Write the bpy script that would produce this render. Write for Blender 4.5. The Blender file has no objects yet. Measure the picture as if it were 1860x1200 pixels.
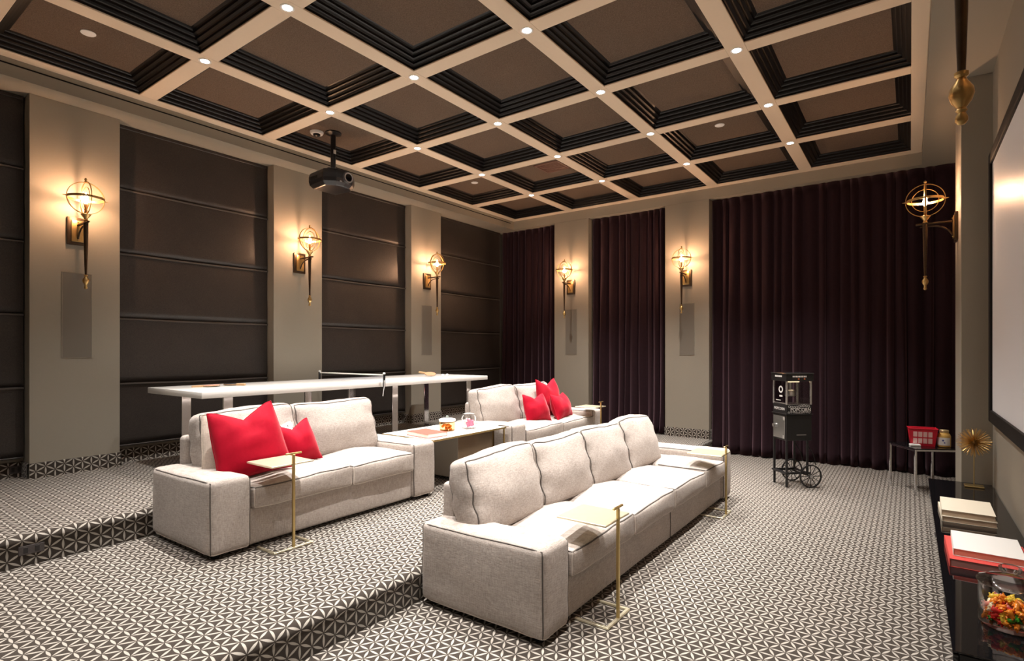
import bpy, bmesh, math, random
from mathutils import Vector, Matrix, noise
PI = math.pi
sc = bpy.context.scene
COL = sc.collection
R = random.Random(7)

# ------------------------------------------------------------------ camera
HC = 1.6328                      # eye height above the lower floor
cam_d = bpy.data.cameras.new('camera')
cam = bpy.data.objects.new('camera', cam_d); COL.objects.link(cam)
cam.location = (0, 0, HC)
cam.rotation_euler = (PI/2, 0, 0.628564)
cam_d.sensor_fit = 'HORIZONTAL'; cam_d.sensor_width = 36.0
cam_d.lens = 994.8/1860*36.0
cam_d.shift_y = 36.64/1860
cam_d.clip_start = 0.05
sc.camera = cam
# ------------------------------------------------------------------ world / exposure
w = bpy.data.worlds.new('world'); sc.world = w; w.use_nodes = True
w.node_tree.nodes['Background'].inputs[0].default_value = (0.9, 0.92, 1, 1)
w.node_tree.nodes['Background'].inputs[1].default_value = 0.0
vs = sc.view_settings
vs.view_transform = 'Standard'; vs.look = 'None'; vs.gamma = 1.0; vs.use_curve_mapping = False
vs.exposure = 0.38
sc.cycles.use_denoising = True
sc.cycles.max_bounces = 8; sc.cycles.diffuse_bounces = 5; sc.cycles.transparent_max_bounces = 16
sc.cycles.sample_clamp_indirect = 8
DOWNLIGHT_W = 380.0               # each recessed spot
DOWNLIGHT_COL = (1.0, 0.94, 0.88)
BULB_STRENGTH = 720.0            # sconce filament bulbs
BULB_COL = (1.0, 0.56, 0.32)

# ------------------------------------------------------------------ key dimensions (metres)
P1, P2 = 0.2132, 0.4186          # platform heights
R1, R2 = -2.590, -4.720          # riser positions
CZ = 4.233                       # underside of ceiling beams
SZ = 4.069                       # underside of perimeter soffit
XL, XS = -6.739, -6.890          # pillar face / shade plane on the left
YF, YC = 8.962, 9.130            # pillar face / curtain plane at the far end
XP, XW = 0.370, 0.585            # pilaster face / screen wall
YN = -1.75                       # wall behind the camera
GX0, GDX = -5.1235, 1.3027       # ceiling light lines
GY0, GDY = 1.0473, 1.3107

# ------------------------------------------------------------------ helpers
class G:
    def __init__(s): s.v = []; s.f = []; s.uv = None
    def add(s, vs_, fs):
        b = len(s.v); s.v += [tuple(p) for p in vs_]; s.f += [tuple(i+b for i in f) for f in fs]; return s
    def box(s, x0, x1, y0, y1, z0, z1):
        v = [(x0,y0,z0),(x1,y0,z0),(x1,y1,z0),(x0,y1,z0),(x0,y0,z1),(x1,y0,z1),(x1,y1,z1),(x0,y1,z1)]
        return s.add(v, [(3,2,1,0),(4,5,6,7),(0,1,5,4),(1,2,6,5),(2,3,7,6),(3,0,4,7)])
    def bbox(s, x0, x1, y0, y1, z0, z1, r=0.005, seg=2):
        bm = bmesh.new(); bmesh.ops.create_cube(bm, size=1)
        for p in bm.verts:
            p.co = ((x0+x1)/2+p.co.x*(x1-x0), (y0+y1)/2+p.co.y*(y1-y0), (z0+z1)/2+p.co.z*(z1-z0))
        bmesh.ops.bevel(bm, geom=list(bm.edges), offset=r, segments=seg, affect='EDGES', profile=0.5, clamp_overlap=True)
        bm.verts.index_update()
        s.add([p.co[:] for p in bm.verts], [[q.index for q in f.verts] for f in bm.faces]); bm.free(); return s
    def cyl(s, p0, p1, r0, r1=None, n=12, caps=True):
        r1 = r0 if r1 is None else r1
        p0 = Vector(p0); p1 = Vector(p1); d = (p1-p0).normalized()
        a = Vector((0,0,1)) if abs(d.z) < 0.9 else Vector((1,0,0))
        e1 = d.cross(a).normalized(); e2 = d.cross(e1)
        v = []
        for p, r in ((p0, r0), (p1, r1)):
            v += [p+(e1*math.cos(2*PI*k/n)+e2*math.sin(2*PI*k/n))*r for k in range(n)]
        f = [(k, n+k, n+(k+1) % n, (k+1) % n) for k in range(n)]
        if caps: f += [tuple(range(n)), tuple(range(2*n-1, n-1, -1))]
        return s.add(v, f)
    def tube(s, path, r, n=6, closed=False):
        P = [Vector(p) for p in path]; m = len(P); v = []; f = []
        ref = None
        for i, p in enumerate(P):
            a = P[i-1] if (i > 0 or closed) else P[i]; b = P[(i+1) % m] if (i < m-1 or closed) else P[i]
            d = (b-a).normalized()
            if ref is None:
                ref = Vector((0,0,1)) if abs(d.z) < 0.9 else Vector((1,0,0))
            e1 = (ref-d*ref.dot(d)).normalized(); ref = e1; e2 = d.cross(e1)
            rr = r[i] if isinstance(r, (list, tuple)) else r
            v += [p+(e1*math.cos(2*PI*k/n)+e2*math.sin(2*PI*k/n))*rr for k in range(n)]
        for i in range(m if closed else m-1):
            j = (i+1) % m
            f += [(i*n+k, i*n+(k+1) % n, j*n+(k+1) % n, j*n+k) for k in range(n)]
        if not closed: f += [tuple(range(n-1, -1, -1)), tuple(range((m-1)*n, m*n))]
        return s.add(v, f)
    def lathe(s, prof, c=(0,0,0), n=24, close=True):
        v = []; f = []; m = len(prof)
        for r, z in prof:
            v += [(c[0]+r*math.cos(2*PI*k/n), c[1]+r*math.sin(2*PI*k/n), c[2]+z) for k in range(n)]
        for i in range(m-1):
            f += [(i*n+k, i*n+(k+1) % n, (i+1)*n+(k+1) % n, (i+1)*n+k) for k in range(n)]
        if close: f += [tuple(range(n-1, -1, -1)), tuple(range((m-1)*n, m*n))]
        return s.add(v, f)
    def ring(s, c, r, w, t, plane, n=40):
        """flat band ring; plane 'h' horizontal, 'x' in the xz plane, 'y' in the yz plane; w = band width, t = radial thickness"""
        v = []; f = []
        for k in range(n):
            a = 2*PI*k/n
            for dr, dw in ((-t/2,-w/2),(t/2,-w/2),(t/2,w/2),(-t/2,w/2)):
                u_, v_ = (r+dr)*math.cos(a), (r+dr)*math.sin(a)
                p = {'h': (u_, v_, dw), 'x': (u_, dw, v_), 'y': (dw, u_, v_)}[plane]
                v.append((c[0]+p[0], c[1]+p[1], c[2]+p[2]))
        for k in range(n):
            j = (k+1) % n
            for q in range(4):
                f.append((k*4+q, k*4+(q+1) % 4, j*4+(q+1) % 4, j*4+q))
        return s.add(v, f)
    def build(s, name, m, parent=None, smooth=False, loc=None, rot=None, recalc=True):
        me = bpy.data.meshes.new(name); me.from_pydata(s.v, [], s.f)
        if recalc:
            bm = bmesh.new(); bm.from_mesh(me); bmesh.ops.recalc_face_normals(bm, faces=bm.faces); bm.to_mesh(me); bm.free()
        if s.uv:
            l = me.uv_layers.new(name='UVMap')
            for lp in me.loops: l.data[lp.index].uv = s.uv[lp.vertex_index]
        me.materials.append(m)
        if smooth:
            me.polygons.foreach_set('use_smooth', [True]*len(me.polygons))
            if smooth != 'all': me.set_sharp_from_angle(angle=math.radians(40))
        o = bpy.data.objects.new(name, me); COL.objects.link(o)
        if parent: o.parent = parent
        if loc: o.location = loc
        if rot: o.rotation_euler = rot
        return o

def empty(name, label=None, cat=None, loc=(0,0,0), rz=0.0, group=None):
    o = bpy.data.objects.new(name, None); COL.objects.link(o)
    o.location = loc; o.rotation_euler = (0, 0, rz); o.empty_display_size = 0.1
    if label: o['label'] = label
    if cat: o['category'] = cat
    if group: o['group'] = group
    return o
def tag(o, label, cat, group=None, kind=None):
    o['label'] = label; o['category'] = cat
    if group: o['group'] = group
    if kind: o['kind'] = kind
    return o
def struct(o, label=None):
    o['kind'] = 'structure'
    if label: o['label'] = label
    return o
def child_copy(src, parent, loc=None, rot=None):
    c = src.copy(); COL.objects.link(c); c.parent = parent
    if loc is not None: c.location = loc
    if rot is not None: c.rotation_euler = rot
    return c
def copy_tree(root, loc, rz, label, group=None):
    r = root.copy(); COL.objects.link(r); r.location = loc; r.rotation_euler = (0, 0, rz); r['label'] = label
    if group: r['group'] = group
    for ch in list(root.children):
        c = ch.copy(); COL.objects.link(c); c.parent = r
        for g in list(ch.children):
            d = g.copy(); COL.objects.link(d); d.parent = c
    return r

def soft(size, r, n=(8,8,8), bulge=(0,0,0), wr=0.0, seed=0, fn=None):
    """rounded, bulged box centred at the origin -> (G, edge-function)"""
    h = [x/2 for x in size]
    def ax(hh, k):
        rr = min(r, hh*0.95)
        inner = [-(hh-rr)+2*(hh-rr)*i/k for i in range(k+1)]
        return [-hh, -hh+rr*0.25, -hh+rr*0.6]+inner+[hh-rr*0.6, hh-rr*0.25, hh]
    A = [ax(h[i], n[i]) for i in range(3)]
    def F(q):
        q = list(q); p = [q[i]/h[i] for i in range(3)]
        inn = [max(-(h[i]-min(r, h[i]*.95)), min(h[i]-min(r, h[i]*.95), q[i])) for i in range(3)]
        d = Vector([q[i]-inn[i] for i in range(3)])
        if d.length > 1e-9: d = d.normalized()*r
        o = [inn[i]+d[i] for i in range(3)]
        o[0] += bulge[0]*p[0]*(1-p[1]**2)*(1-p[2]**2)
        o[1] += bulge[1]*p[1]*(1-p[0]**2)*(1-p[2]**2)
        o[2] += bulge[2]*p[2]*(1-p[0]**2)*(1-p[1]**2)
        o = Vector(o)
        if wr:
            nv = noise.noise_vector((o+Vector((seed*3.1, seed*1.7, seed)))*7.0)
            o += nv*wr
        if fn: o = Vector(fn(o))
        return o
    g = G(); idx = {}
    def vid(i, j, k):
        key = (i, j, k)
        if key not in idx:
            idx[key] = len(g.v); g.v.append(tuple(F((A[0][i], A[1][j], A[2][k]))))
        return idx[key]
    nx, ny, nz = len(A[0])-1, len(A[1])-1, len(A[2])-1
    for i in range(nx):
        for j in range(ny):
            g.f.append((vid(i,j,0), vid(i,j+1,0), vid(i+1,j+1,0), vid(i+1,j,0)))
            g.f.append((vid(i,j,nz), vid(i+1,j,nz), vid(i+1,j+1,nz), vid(i,j+1,nz)))
    for i in range(nx):
        for k in range(nz):
            g.f.append((vid(i,0,k), vid(i+1,0,k), vid(i+1,0,k+1), vid(i,0,k+1)))
            g.f.append((vid(i,ny,k), vid(i,ny,k+1), vid(i+1,ny,k+1), vid(i+1,ny,k)))
    for j in range(ny):
        for k in range(nz):
            g.f.append((vid(0,j,k), vid(0,j,k+1), vid(0,j+1,k+1), vid(0,j+1,k)))
            g.f.append((vid(nx,j,k), vid(nx,j+1,k), vid(nx,j+1,k+1), vid(nx,j,k+1)))
    return g, F, h
def edge_path(F, pts, n=14):
    out = []
    for a, b in zip(pts[:-1], pts[1:]):
        for i in range(n):
            t = i/n; out.append(F([a[k]+(b[k]-a[k])*t for k in range(3)]))
    out.append(F(pts[-1])); return out

# ------------------------------------------------------------------ materials
def mat(name, col=(0.8,0.8,0.8), rough=0.5, metal=0.0, spec=0.5, sheen=0.0, coat=0.0, em=None, ems=0.0, sheen_col=None):
    m = bpy.data.materials.new(name); m.use_nodes = True
    b = m.node_tree.nodes['Principled BSDF']
    b.inputs['Base Color'].default_value = (*col, 1); b.inputs['Roughness'].default_value = rough
    b.inputs['Metallic'].default_value = metal; b.inputs['Specular IOR Level'].default_value = spec
    b.inputs['Sheen Weight'].default_value = sheen; b.inputs['Coat Weight'].default_value = coat
    b.inputs['Sheen Roughness'].default_value = 0.4
    if sheen_col: b.inputs['Sheen Tint'].default_value = (*sheen_col, 1)
    if em: b.inputs['Emission Color'].default_value = (*em, 1); b.inputs['Emission Strength'].default_value = ems
    return m
class N:
    def __init__(s, m): s.t = m.node_tree; s.b = s.t.nodes['Principled BSDF']
    def node(s, typ, **kw):
        n = s.t.nodes.new(typ)
        for k, v in kw.items(): setattr(n, k, v)
        return n
    def link(s, a, b): s.t.links.new(a, b)
    def math(s, op, a, b=None, c=None):
        n = s.t.nodes.new('ShaderNodeMath'); n.operation = op
        for i, x in enumerate((a, b, c)):
            if x is None: continue
            if isinstance(x, (int, float)): n.inputs[i].default_value = x
            else: s.link(x, n.inputs[i])
        return n.outputs[0]
    def mixc(s, fac, a, b, blend='MIX'):
        n = s.t.nodes.new('ShaderNodeMix'); n.data_type = 'RGBA'; n.blend_type = blend
        for sock, x in ((n.inputs[0], fac), (n.inputs[6], a), (n.inputs[7], b)):
            if isinstance(x, (int, float)): sock.default_value = x
            elif isinstance(x, tuple): sock.default_value = (*x, 1)
            else: s.link(x, sock)
        return n.outputs[2]
    def noise(s, scale, detail=3, coord=None, rough=0.6, stretch=None):
        n = s.t.nodes.new('ShaderNodeTexNoise'); n.inputs['Scale'].default_value = scale
        n.inputs['Detail'].default_value = detail; n.inputs['Roughness'].default_value = rough
        c = coord or s.node('ShaderNodeTexCoord').outputs['Object']
        if stretch:
            mp = s.node('ShaderNodeMapping'); mp.inputs['Scale'].default_value = stretch
            s.link(c, mp.inputs[0]); c = mp.outputs[0]
        s.link(c, n.inputs['Vector']); return n.outputs[0]
    def ramp(s, fac, stops):
        n = s.t.nodes.new('ShaderNodeValToRGB'); s.link(fac, n.inputs[0])
        e = n.color_ramp.elements
        while len(e) < len(stops): e.new(0.5)
        for i, (p, c) in enumerate(stops): e[i].position = p; e[i].color = (*c, 1)
        return n.outputs[0]
    def bump(s, hgt, strength=0.3, dist=0.01):
        n = s.t.nodes.new('ShaderNodeBump'); n.inputs['Strength'].default_value = strength
        n.inputs['Distance'].default_value = dist; s.link(hgt, n.inputs['Height']); s.link(n.outputs[0], s.b.inputs['Normal'])
    def color(s, c): s.link(c, s.b.inputs['Base Color'])

# carpet: triangular lattice whose every edge is a petal (u = along the room, v = across / up the risers)
def carpet_mat():
    m = mat('patterned_carpet', rough=0.95, spec=0.1, sheen=0.15); n = N(m)
    uv = n.node('ShaderNodeUVMap'); uv.uv_map = 'UVMap'
    sep = n.node('ShaderNodeSeparateXYZ'); n.link(uv.outputs[0], sep.inputs[0])
    wob = n.noise(260, 1, uv.outputs[0])
    L = 0.0838
    best = None
    for ang in (90, 30, 150):
        d = (math.cos(math.radians(ang)), math.sin(math.radians(ang))); nn = (-d[1], d[0])
        s_ = n.math('ADD', n.math('MULTIPLY', sep.outputs[0], d[0]/L), n.math('MULTIPLY', sep.outputs[1], d[1]/L))
        k_ = 1/(L*math.sqrt(3)/2)
        r_ = n.math('ADD', n.math('MULTIPLY', sep.outputs[0], nn[0]*k_), n.math('MULTIPLY', sep.outputs[1], nn[1]*k_))
        b_ = n.math('ROUND', r_)
        dist = n.math('ABSOLUTE', n.math('SUBTRACT', r_, b_))
        t = n.math('FRACT', n.math('SUBTRACT', s_, n.math('MULTIPLY', b_, 0.5)))
        wdt = n.math('SUBTRACT', n.math('MULTIPLY', n.math('SINE', n.math('MULTIPLY', t, PI)), 0.112), 0.006)
        wdt = n.math('ADD', wdt, n.math('MULTIPLY', n.math('SUBTRACT', wob, 0.5), 0.03))
        mk = n.math('MULTIPLY', n.math('SUBTRACT', wdt, dist), 45)
        mk = n.node('ShaderNodeClamp').inputs[0].node if False else mk
        c_ = n.node('ShaderNodeClamp'); n.link(mk, c_.inputs[0]); mk = c_.outputs[0]
        best = mk if best is None else n.math('MAXIMUM', best, mk)
    fuzz = n.noise(700, 2, uv.outputs[0])
    dark = n.mixc(fuzz, (0.022, 0.017, 0.014), (0.075, 0.062, 0.052))
    light = n.mixc(fuzz, (0.34, 0.312, 0.275), (0.54, 0.503, 0.452))
    n.color(n.mixc(best, dark, light))
    n.bump(n.math('ADD', fuzz, n.math('MULTIPLY', best, 0.6)), 0.5, 0.004)
    return m
def noisy(name, c0, c1, scale, rough, bump=0.15, dist=0.003, spec=0.3, stretch=None, sheen=0.0, detail=3, sheen_col=None, metal=0.0):
    m = mat(name, c0, rough, spec=spec, sheen=sheen, sheen_col=sheen_col, metal=metal); n = N(m)
    f = n.noise(scale, detail, stretch=stretch); n.color(n.mixc(f, c0, c1)); n.bump(f, bump, dist); return m
def weave(name, c0, c1, rough, su, sv, bump=0.4, sheen=0.2, spec=0.2, slub=0.5):
    m = mat(name, c0, rough, spec=spec, sheen=sheen); n = N(m)
    a = n.noise(1.0, 2, stretch=(su, su, sv)); b = n.noise(1.0, 2, stretch=(sv, sv, su))
    big = n.noise(3.0, 3)
    f = n.math('ADD', n.math('MULTIPLY', n.math('ADD', a, b), 0.5*(1-slub*0.3)), n.math('MULTIPLY', big, slub*0.3))
    r = n.ramp(f, [(0.38, c0), (0.62, c1)]); n.color(r); n.bump(n.math('ADD', a, b), bump, 0.002); return m
def glass(name, tint=(1,1,1), gloss=0.12, rough=0.02, cap=0.6):
    m = bpy.data.materials.new(name); m.use_nodes = True; t = m.node_tree; t.nodes.clear()
    out = t.nodes.new('ShaderNodeOutputMaterial'); mix = t.nodes.new('ShaderNodeMixShader')
    tr = t.nodes.new('ShaderNodeBsdfTransparent'); tr.inputs[0].default_value = (*tint, 1)
    gl = t.nodes.new('ShaderNodeBsdfGlossy'); gl.inputs['Roughness'].default_value = rough
    fr = t.nodes.new('ShaderNodeLayerWeight'); fr.inputs[0].default_value = gloss
    ml = t.nodes.new('ShaderNodeMath'); ml.operation = 'MULTIPLY'; ml.inputs[1].default_value = cap; t.links.new(fr.outputs['Fresnel'], ml.inputs[0]); t.links.new(ml.outputs[0], mix.inputs[0]); t.links.new(tr.outputs[0], mix.inputs[1]); t.links.new(gl.outputs[0], mix.inputs[2])
    t.links.new(mix.outputs[0], out.inputs[0]); return m

M = {}
M['carpet'] = carpet_mat()
M['wall'] = noisy('greige_wall_paint', (0.275, 0.25, 0.205), (0.295, 0.268, 0.22), 60, 0.7, 0.06, 0.002)
M['cream'] = noisy('cream_beam_paint', (0.69, 0.58, 0.445), (0.73, 0.615, 0.475), 40, 0.6, 0.05, 0.002)
M['molding'] = noisy('black_brown_molding', (0.0032, 0.003, 0.0032), (0.0058, 0.0052, 0.0054), 30, 0.40, 0.05, 0.002, spec=0.35)
M['coffer'] = noisy('brown_coffer_fabric', (0.045, 0.030, 0.021), (0.205, 0.147, 0.106), 110, 0.9, 0.6, 0.004, detail=2)
M['shade'] = weave('dark_brown_shade_fabric', (0.015, 0.0125, 0.0115), (0.046, 0.037, 0.032), 0.42, 60, 420, 0.35, 0.0, 0.45)
M['shade_rib'] = mat('shade_rib_satin', (0.075, 0.066, 0.060), 0.4, spec=0.5)
M['velvet'] = noisy('plum_velvet', (0.0135, 0.0058, 0.0085), (0.022, 0.0098, 0.0135), 25, 0.8, 0.05, 0.003, spec=0.1, sheen=0.5, sheen_col=(0.72, 0.45, 0.53))
M['linen'] = weave('oatmeal_linen', (0.30, 0.262, 0.235), (0.49, 0.437, 0.40), 0.9, 30, 260, 0.45, 0.1, 0.15)
M['piping'] = mat('charcoal_piping', (0.10, 0.088, 0.08), 0.8, spec=0.2)
M['pipelight'] = mat('pale_piping', (0.60, 0.54, 0.49), 0.8, spec=0.2)
M['red'] = noisy('red_velvet', (0.31, 0.0012, 0.012), (0.40, 0.002, 0.020), 40, 0.75, 0.2, 0.003, spec=0.1, sheen=0.4, sheen_col=(1.0, 0.45, 0.48))
M['beige_pillow'] = weave('beige_pillow_cloth', (0.50, 0.43, 0.36), (0.64, 0.56, 0.48), 0.9, 40, 200)
M['brass'] = noisy('satin_brass', (0.50, 0.37, 0.15), (0.58, 0.44, 0.20), 30, 0.32, 0.02, 0.001, metal=1.0)
M['pale_brass'] = noisy('polished_pale_brass', (0.84, 0.78, 0.58), (0.88, 0.82, 0.64), 20, 0.42, 0.02, 0.001, metal=1.0)
M['gold'] = noisy('antique_gold', (0.56, 0.36, 0.13), (0.66, 0.45, 0.19), 60, 0.33, 0.05, 0.002, metal=1.0)
M['bronze'] = noisy('dark_bronze', (0.060, 0.040, 0.027), (0.10, 0.070, 0.045), 40, 0.38, 0.05, 0.002, metal=0.85)
M['chrome'] = mat('chrome', (0.78, 0.78, 0.80), 0.08, metal=1.0)
M['steel'] = mat('brushed_steel', (0.62, 0.62, 0.63), 0.28, metal=1.0)
M['black'] = mat('black_enamel', (0.012, 0.012, 0.013), 0.35)
M['projblack'] = mat('black_plastic', (0.014, 0.014, 0.016), 0.3)
M['blackgloss'] = mat('black_glass_gloss', (0.006, 0.006, 0.007), 0.03, spec=0.7)
M['blackmatte'] = mat('black_matte', (0.008, 0.008, 0.008), 0.7, spec=0.2)
M['white'] = mat('white_lacquer', (0.86, 0.85, 0.82), 0.18)
M['whiteplastic'] = mat('white_plastic', (0.82, 0.82, 0.80), 0.45)
M['screen'] = mat('matte_white_screen', (0.84, 0.87, 0.92), 0.38, spec=0.35)
M['grille'] = noisy('taupe_speaker_grille', (0.165, 0.148, 0.122), (0.19, 0.17, 0.14), 900, 0.8, 0.3, 0.001)
M['glass'] = glass('clear_glass', (0.975, 0.98, 0.98), 0.16, 0.04)
M['lidglass'] = glass('thick_lid_glass', (0.95, 0.955, 0.955), 0.32, 0.05, 0.8)
M['smoke'] = glass('smoked_glass', (0.62, 0.62, 0.64))
M['lens'] = mat('downlight_lens', (1, 1, 1), 0.4, em=(1.0, 0.95, 0.88), ems=60)
M['bulb'] = mat('glowing_bulb', (1, 0.9, 0.7), 0.4, em=BULB_COL, ems=BULB_STRENGTH)
def flat(name, c, rough=0.6, **k): return mat(name, c, rough, **k)

# ================================================================== STRUCTURE
# ---- floors with carpet, platforms with a rolled nosing
def carpet_profile(name, prof, y0, y1, parent=None, cuts=24):
    g = G(); g.uv = []
    acc = 0; arc = [0]
    for a, b in zip(prof[:-1], prof[1:]):
        acc += math.hypot(b[0]-a[0], b[1]-a[1]); arc.append(acc)
    arc = [a+prof[0][0] for a in arc]
    for k in range(cuts+1):
        y = y0+(y1-y0)*k/cuts
        for (x, z), a in zip(prof, arc): g.v.append((x, y, z)); g.uv.append((y, a))
    m = len(prof)
    for k in range(cuts):
        for i in range(m-1): g.f.append((k*m+i, k*m+i+1, (k+1)*m+i+1, (k+1)*m+i))
    # closing ends, so the body is solid
    return g.build(name, M['carpet'], parent, smooth=True, recalc=True)
def nosing(xe, zt, zb, r=0.045):
    pts = []
    for k in range(9):
        a = PI/2-k*PI/2/8*1.0
        pts.append((xe-r+0.012+r*math.cos(a), zt-r+r*math.sin(a)))
    pts.append((xe, zt-r-0.02)); pts.append((xe, zb)); return pts
fl = carpet_profile('floor', [(R1-0.05, 0.0), (-1.5, 0.0), (-0.4, 0.0), (XW+0.3, 0.0)], YN, 9.4)
struct(fl, 'patterned dark and cream carpet on the lower floor')
carpet_profile('platform', [(R2-0.05, P1), (-4.0, P1), (-3.2, P1)]+nosing(R1, P1, -0.01), YN, 9.4, fl)
carpet_profile('platform', [(XS-0.1, P2), (-6.0, P2), (-5.2, P2)]+nosing(R2, P2, P1-0.01), YN, 9.4, fl)

# ---- ceiling: slab, beams, stepped mouldings, fabric panels
ceil = struct(G().box(-7.1, 0.9, YN-0.1, 9.5, CZ+0.26, CZ+0.36).build('ceiling', M['wall']), 'dark coffered ceiling with cream beams')
BW = 0.158; BT = 0.17
JMIN, JMAX = -2, 6
gx = [GX0+GDX*i for i in range(-1, 5)]; gy = [GY0+GDY*j for j in range(JMIN, JMAX+1)]
XF0, XF1, YF0, YF1 = -6.474, 0.125, YN, YF
for i, x in enumerate(gx):
    x0, x1 = x-BW/2, x+BW/2
    if i == 0: x0 = XF0
    if i == 5: x1 = XF1
    G().bbox(x0, x1, YF0, YF1, CZ, CZ+BT, 0.003, 1).build('long_beam', M['cream'], ceil)
cb = {}
for j, y in enumerate(gy):
    y0, y1 = y-BW/2, y+BW/2
    if j == 0: y0 = YF0
    if j == len(gy)-1: y1 = YF1
    for i in range(5):
        G().bbox(gx[i]+BW/2, gx[i+1]-BW/2, y0, y1, CZ+0.0005, CZ+BT, 0.003, 1).build('cross_beam', M['cream'], ceil)
STEPS = 4; SH = 0.031; SI = 0.033
cw, cd = GDX-BW, GDY-BW
ring_src = []
for k in range(STEPS):
    g = G(); a0, b0 = cw/2-SI*k, cd/2-SI*k
    # each step: a vertical riser then a soft ogee ledge
    secs = [(0.0, SH*k+0.000), (0.002, SH*(k+1)-0.012), (0.010, SH*(k+1)-0.004), (SI*0.7, SH*(k+1)-0.002), (SI, SH*(k+1)), (SI, SH*(k+1)+0.02), (0.0, SH*(k+1)+0.02)]
    for ins, z in secs:
        g.v += [(-(a0-ins), -(b0-ins), z), (a0-ins, -(b0-ins), z), (a0-ins, b0-ins, z), (-(a0-ins), b0-ins, z)]
    for s_ in range(len(secs)):
        t_ = (s_+1) % len(secs)
        for q in range(4): g.f.append((s_*4+q, s_*4+(q+1) % 4, t_*4+(q+1) % 4, t_*4+q))
    ring_src.append(g)
pw, pd = cw/2-SI*STEPS+0.01, cd/2-SI*STEPS+0.01
panel_src = G().box(-pw, pw, -pd, pd, SH*STEPS+0.001, SH*STEPS+0.03)
first = None
for j in range(len(gy)-1):
    for i in range(5):
        c = ((gx[i]+gx[i+1])/2, (gy[j]+gy[j+1])/2, CZ+0.012)
        if first is None:
            first = [g.build('coffer_molding', M['molding'], ceil, loc=c) for g in ring_src]+[panel_src.build('coffer_panel', M['coffer'], ceil, loc=c)]
        else:
            for s_ in first: child_copy(s_, ceil, c)

# ---- perimeter bulkheads
bl = struct(G().box(-7.1, XF0, YN, 9.4, SZ, CZ+0.26).build('trim_1', M['wall']), 'dropped soffit above the shaded wall')
G().box(XF0-0.02, XF0+0.002, YN+0.05, 8.86, 4.176, 4.189).build('air_slot', M['blackmatte'], bl)
struct(G().box(XF1, 0.9, YN, 9.4, SZ, CZ+0.26).build('trim_2', M['wall']), 'dropped soffit above the screen wall')
struct(G().box(XF0, XF1, YF, 9.4, SZ, CZ+0.26).build('trim_3', M['wall']), 'header above the curtains')

# ---- walls
wl = struct(G().box(-7.15, XS-0.06, YN, 9.4, -0.1, SZ+0.05).build('wall_left', M['wall']), 'greige wall with pillars between roman shades')
PIL = [(-0.94, -0.21), (1.505, 2.240), (3.964, 4.694), (6.409, 7.126)]
for a, b in PIL: G().bbox(XS-0.07, XL, a, b, P2, SZ, 0.004, 1).build('pillar', M['wall'], wl)
wf = struct(G().box(-7.1, 0.9, YC+0.17, 9.42, -0.1, SZ+0.05).build('wall_far', M['wall']), 'greige far wall with pillars between plum curtains')
FPIL = [(-5.511, -4.777, P2), (-3.333, -2.607, P1)]
for a, b, z in FPIL: G().bbox(a, b, YF, YC+0.18, P1, SZ, 0.004, 1).build('pillar', M['wall'], wf)
wr = struct(G().box(XW, 0.9, YN, 9.4, -0.1, SZ+0.05).build('wall_right', M['wall']), 'greige wall behind the projection screen')
for a, b in ((6.35, 7.10), (1.50, 2.24)): G().bbox(XP, XW+0.01, a, b, 0, SZ, 0.004, 1).build('pilaster', M['wall'], wr)
struct(G().box(-7.1, 0.9, YN-0.1, YN, -0.1, CZ+0.3).build('wall_near', M['wall']), 'greige wall behind the viewer')

# ---- carpeted baseboards
def base_strip(name, pts, z0, h, parent=None, t=0.014, label=None):
    """pts: plan polyline with outward normal to its right hand side"""
    g = G(); g.uv = []
    acc = 0
    for i in range(len(pts)-1):
        (x0, y0), (x1, y1) = pts[i], pts[i+1]; L = math.hypot(x1-x0, y1-y0)
        nx, ny = (y1-y0)/L*t, -(x1-x0)/L*t
        b = len(g.v)
        for (x, y, u) in ((x0, y0, acc), (x1, y1, acc+L)):
            for zz, ox in ((z0, 1), (z0+h-0.006, 1), (z0+h, 0.5), (z0+h, 0)):
                g.v.append((x+nx*ox, y+ny*ox, zz)); g.uv.append((u, zz-z0+0.02+(1-ox)*t))
        for k in range(3): g.f.append((b+k, b+4+k, b+5+k, b+1+k))
        acc += L
    o = g.build(name, M['carpet'], parent, recalc=False)
    return o
BH = 0.145
XB = XS-0.055
lp = [(XB, YN)]
for a, b in PIL: lp += [(XB, a-0.001), (XL, a-0.001), (XL, b+0.001), (XB, b+0.001)]
lp += [(XB, YC+0.12)]
struct(base_strip('baseboard_left', lp, P2, BH), 'carpeted base along the shaded wall')
yb = YC+0.15
struct(base_strip('baseboard_far', [(-6.9, yb), (-5.512, yb), (-5.512, YF), (R2+0.03, YF)], P2, BH), 'carpeted base at far corner')
struct(base_strip('baseboard_rear', [(-4.776, YF), (-4.776, yb), (-3.334, yb), (-3.334, YF), (-2.606, YF), (-2.606, yb)], P1, BH), 'carpeted base below far pillars')
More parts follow.
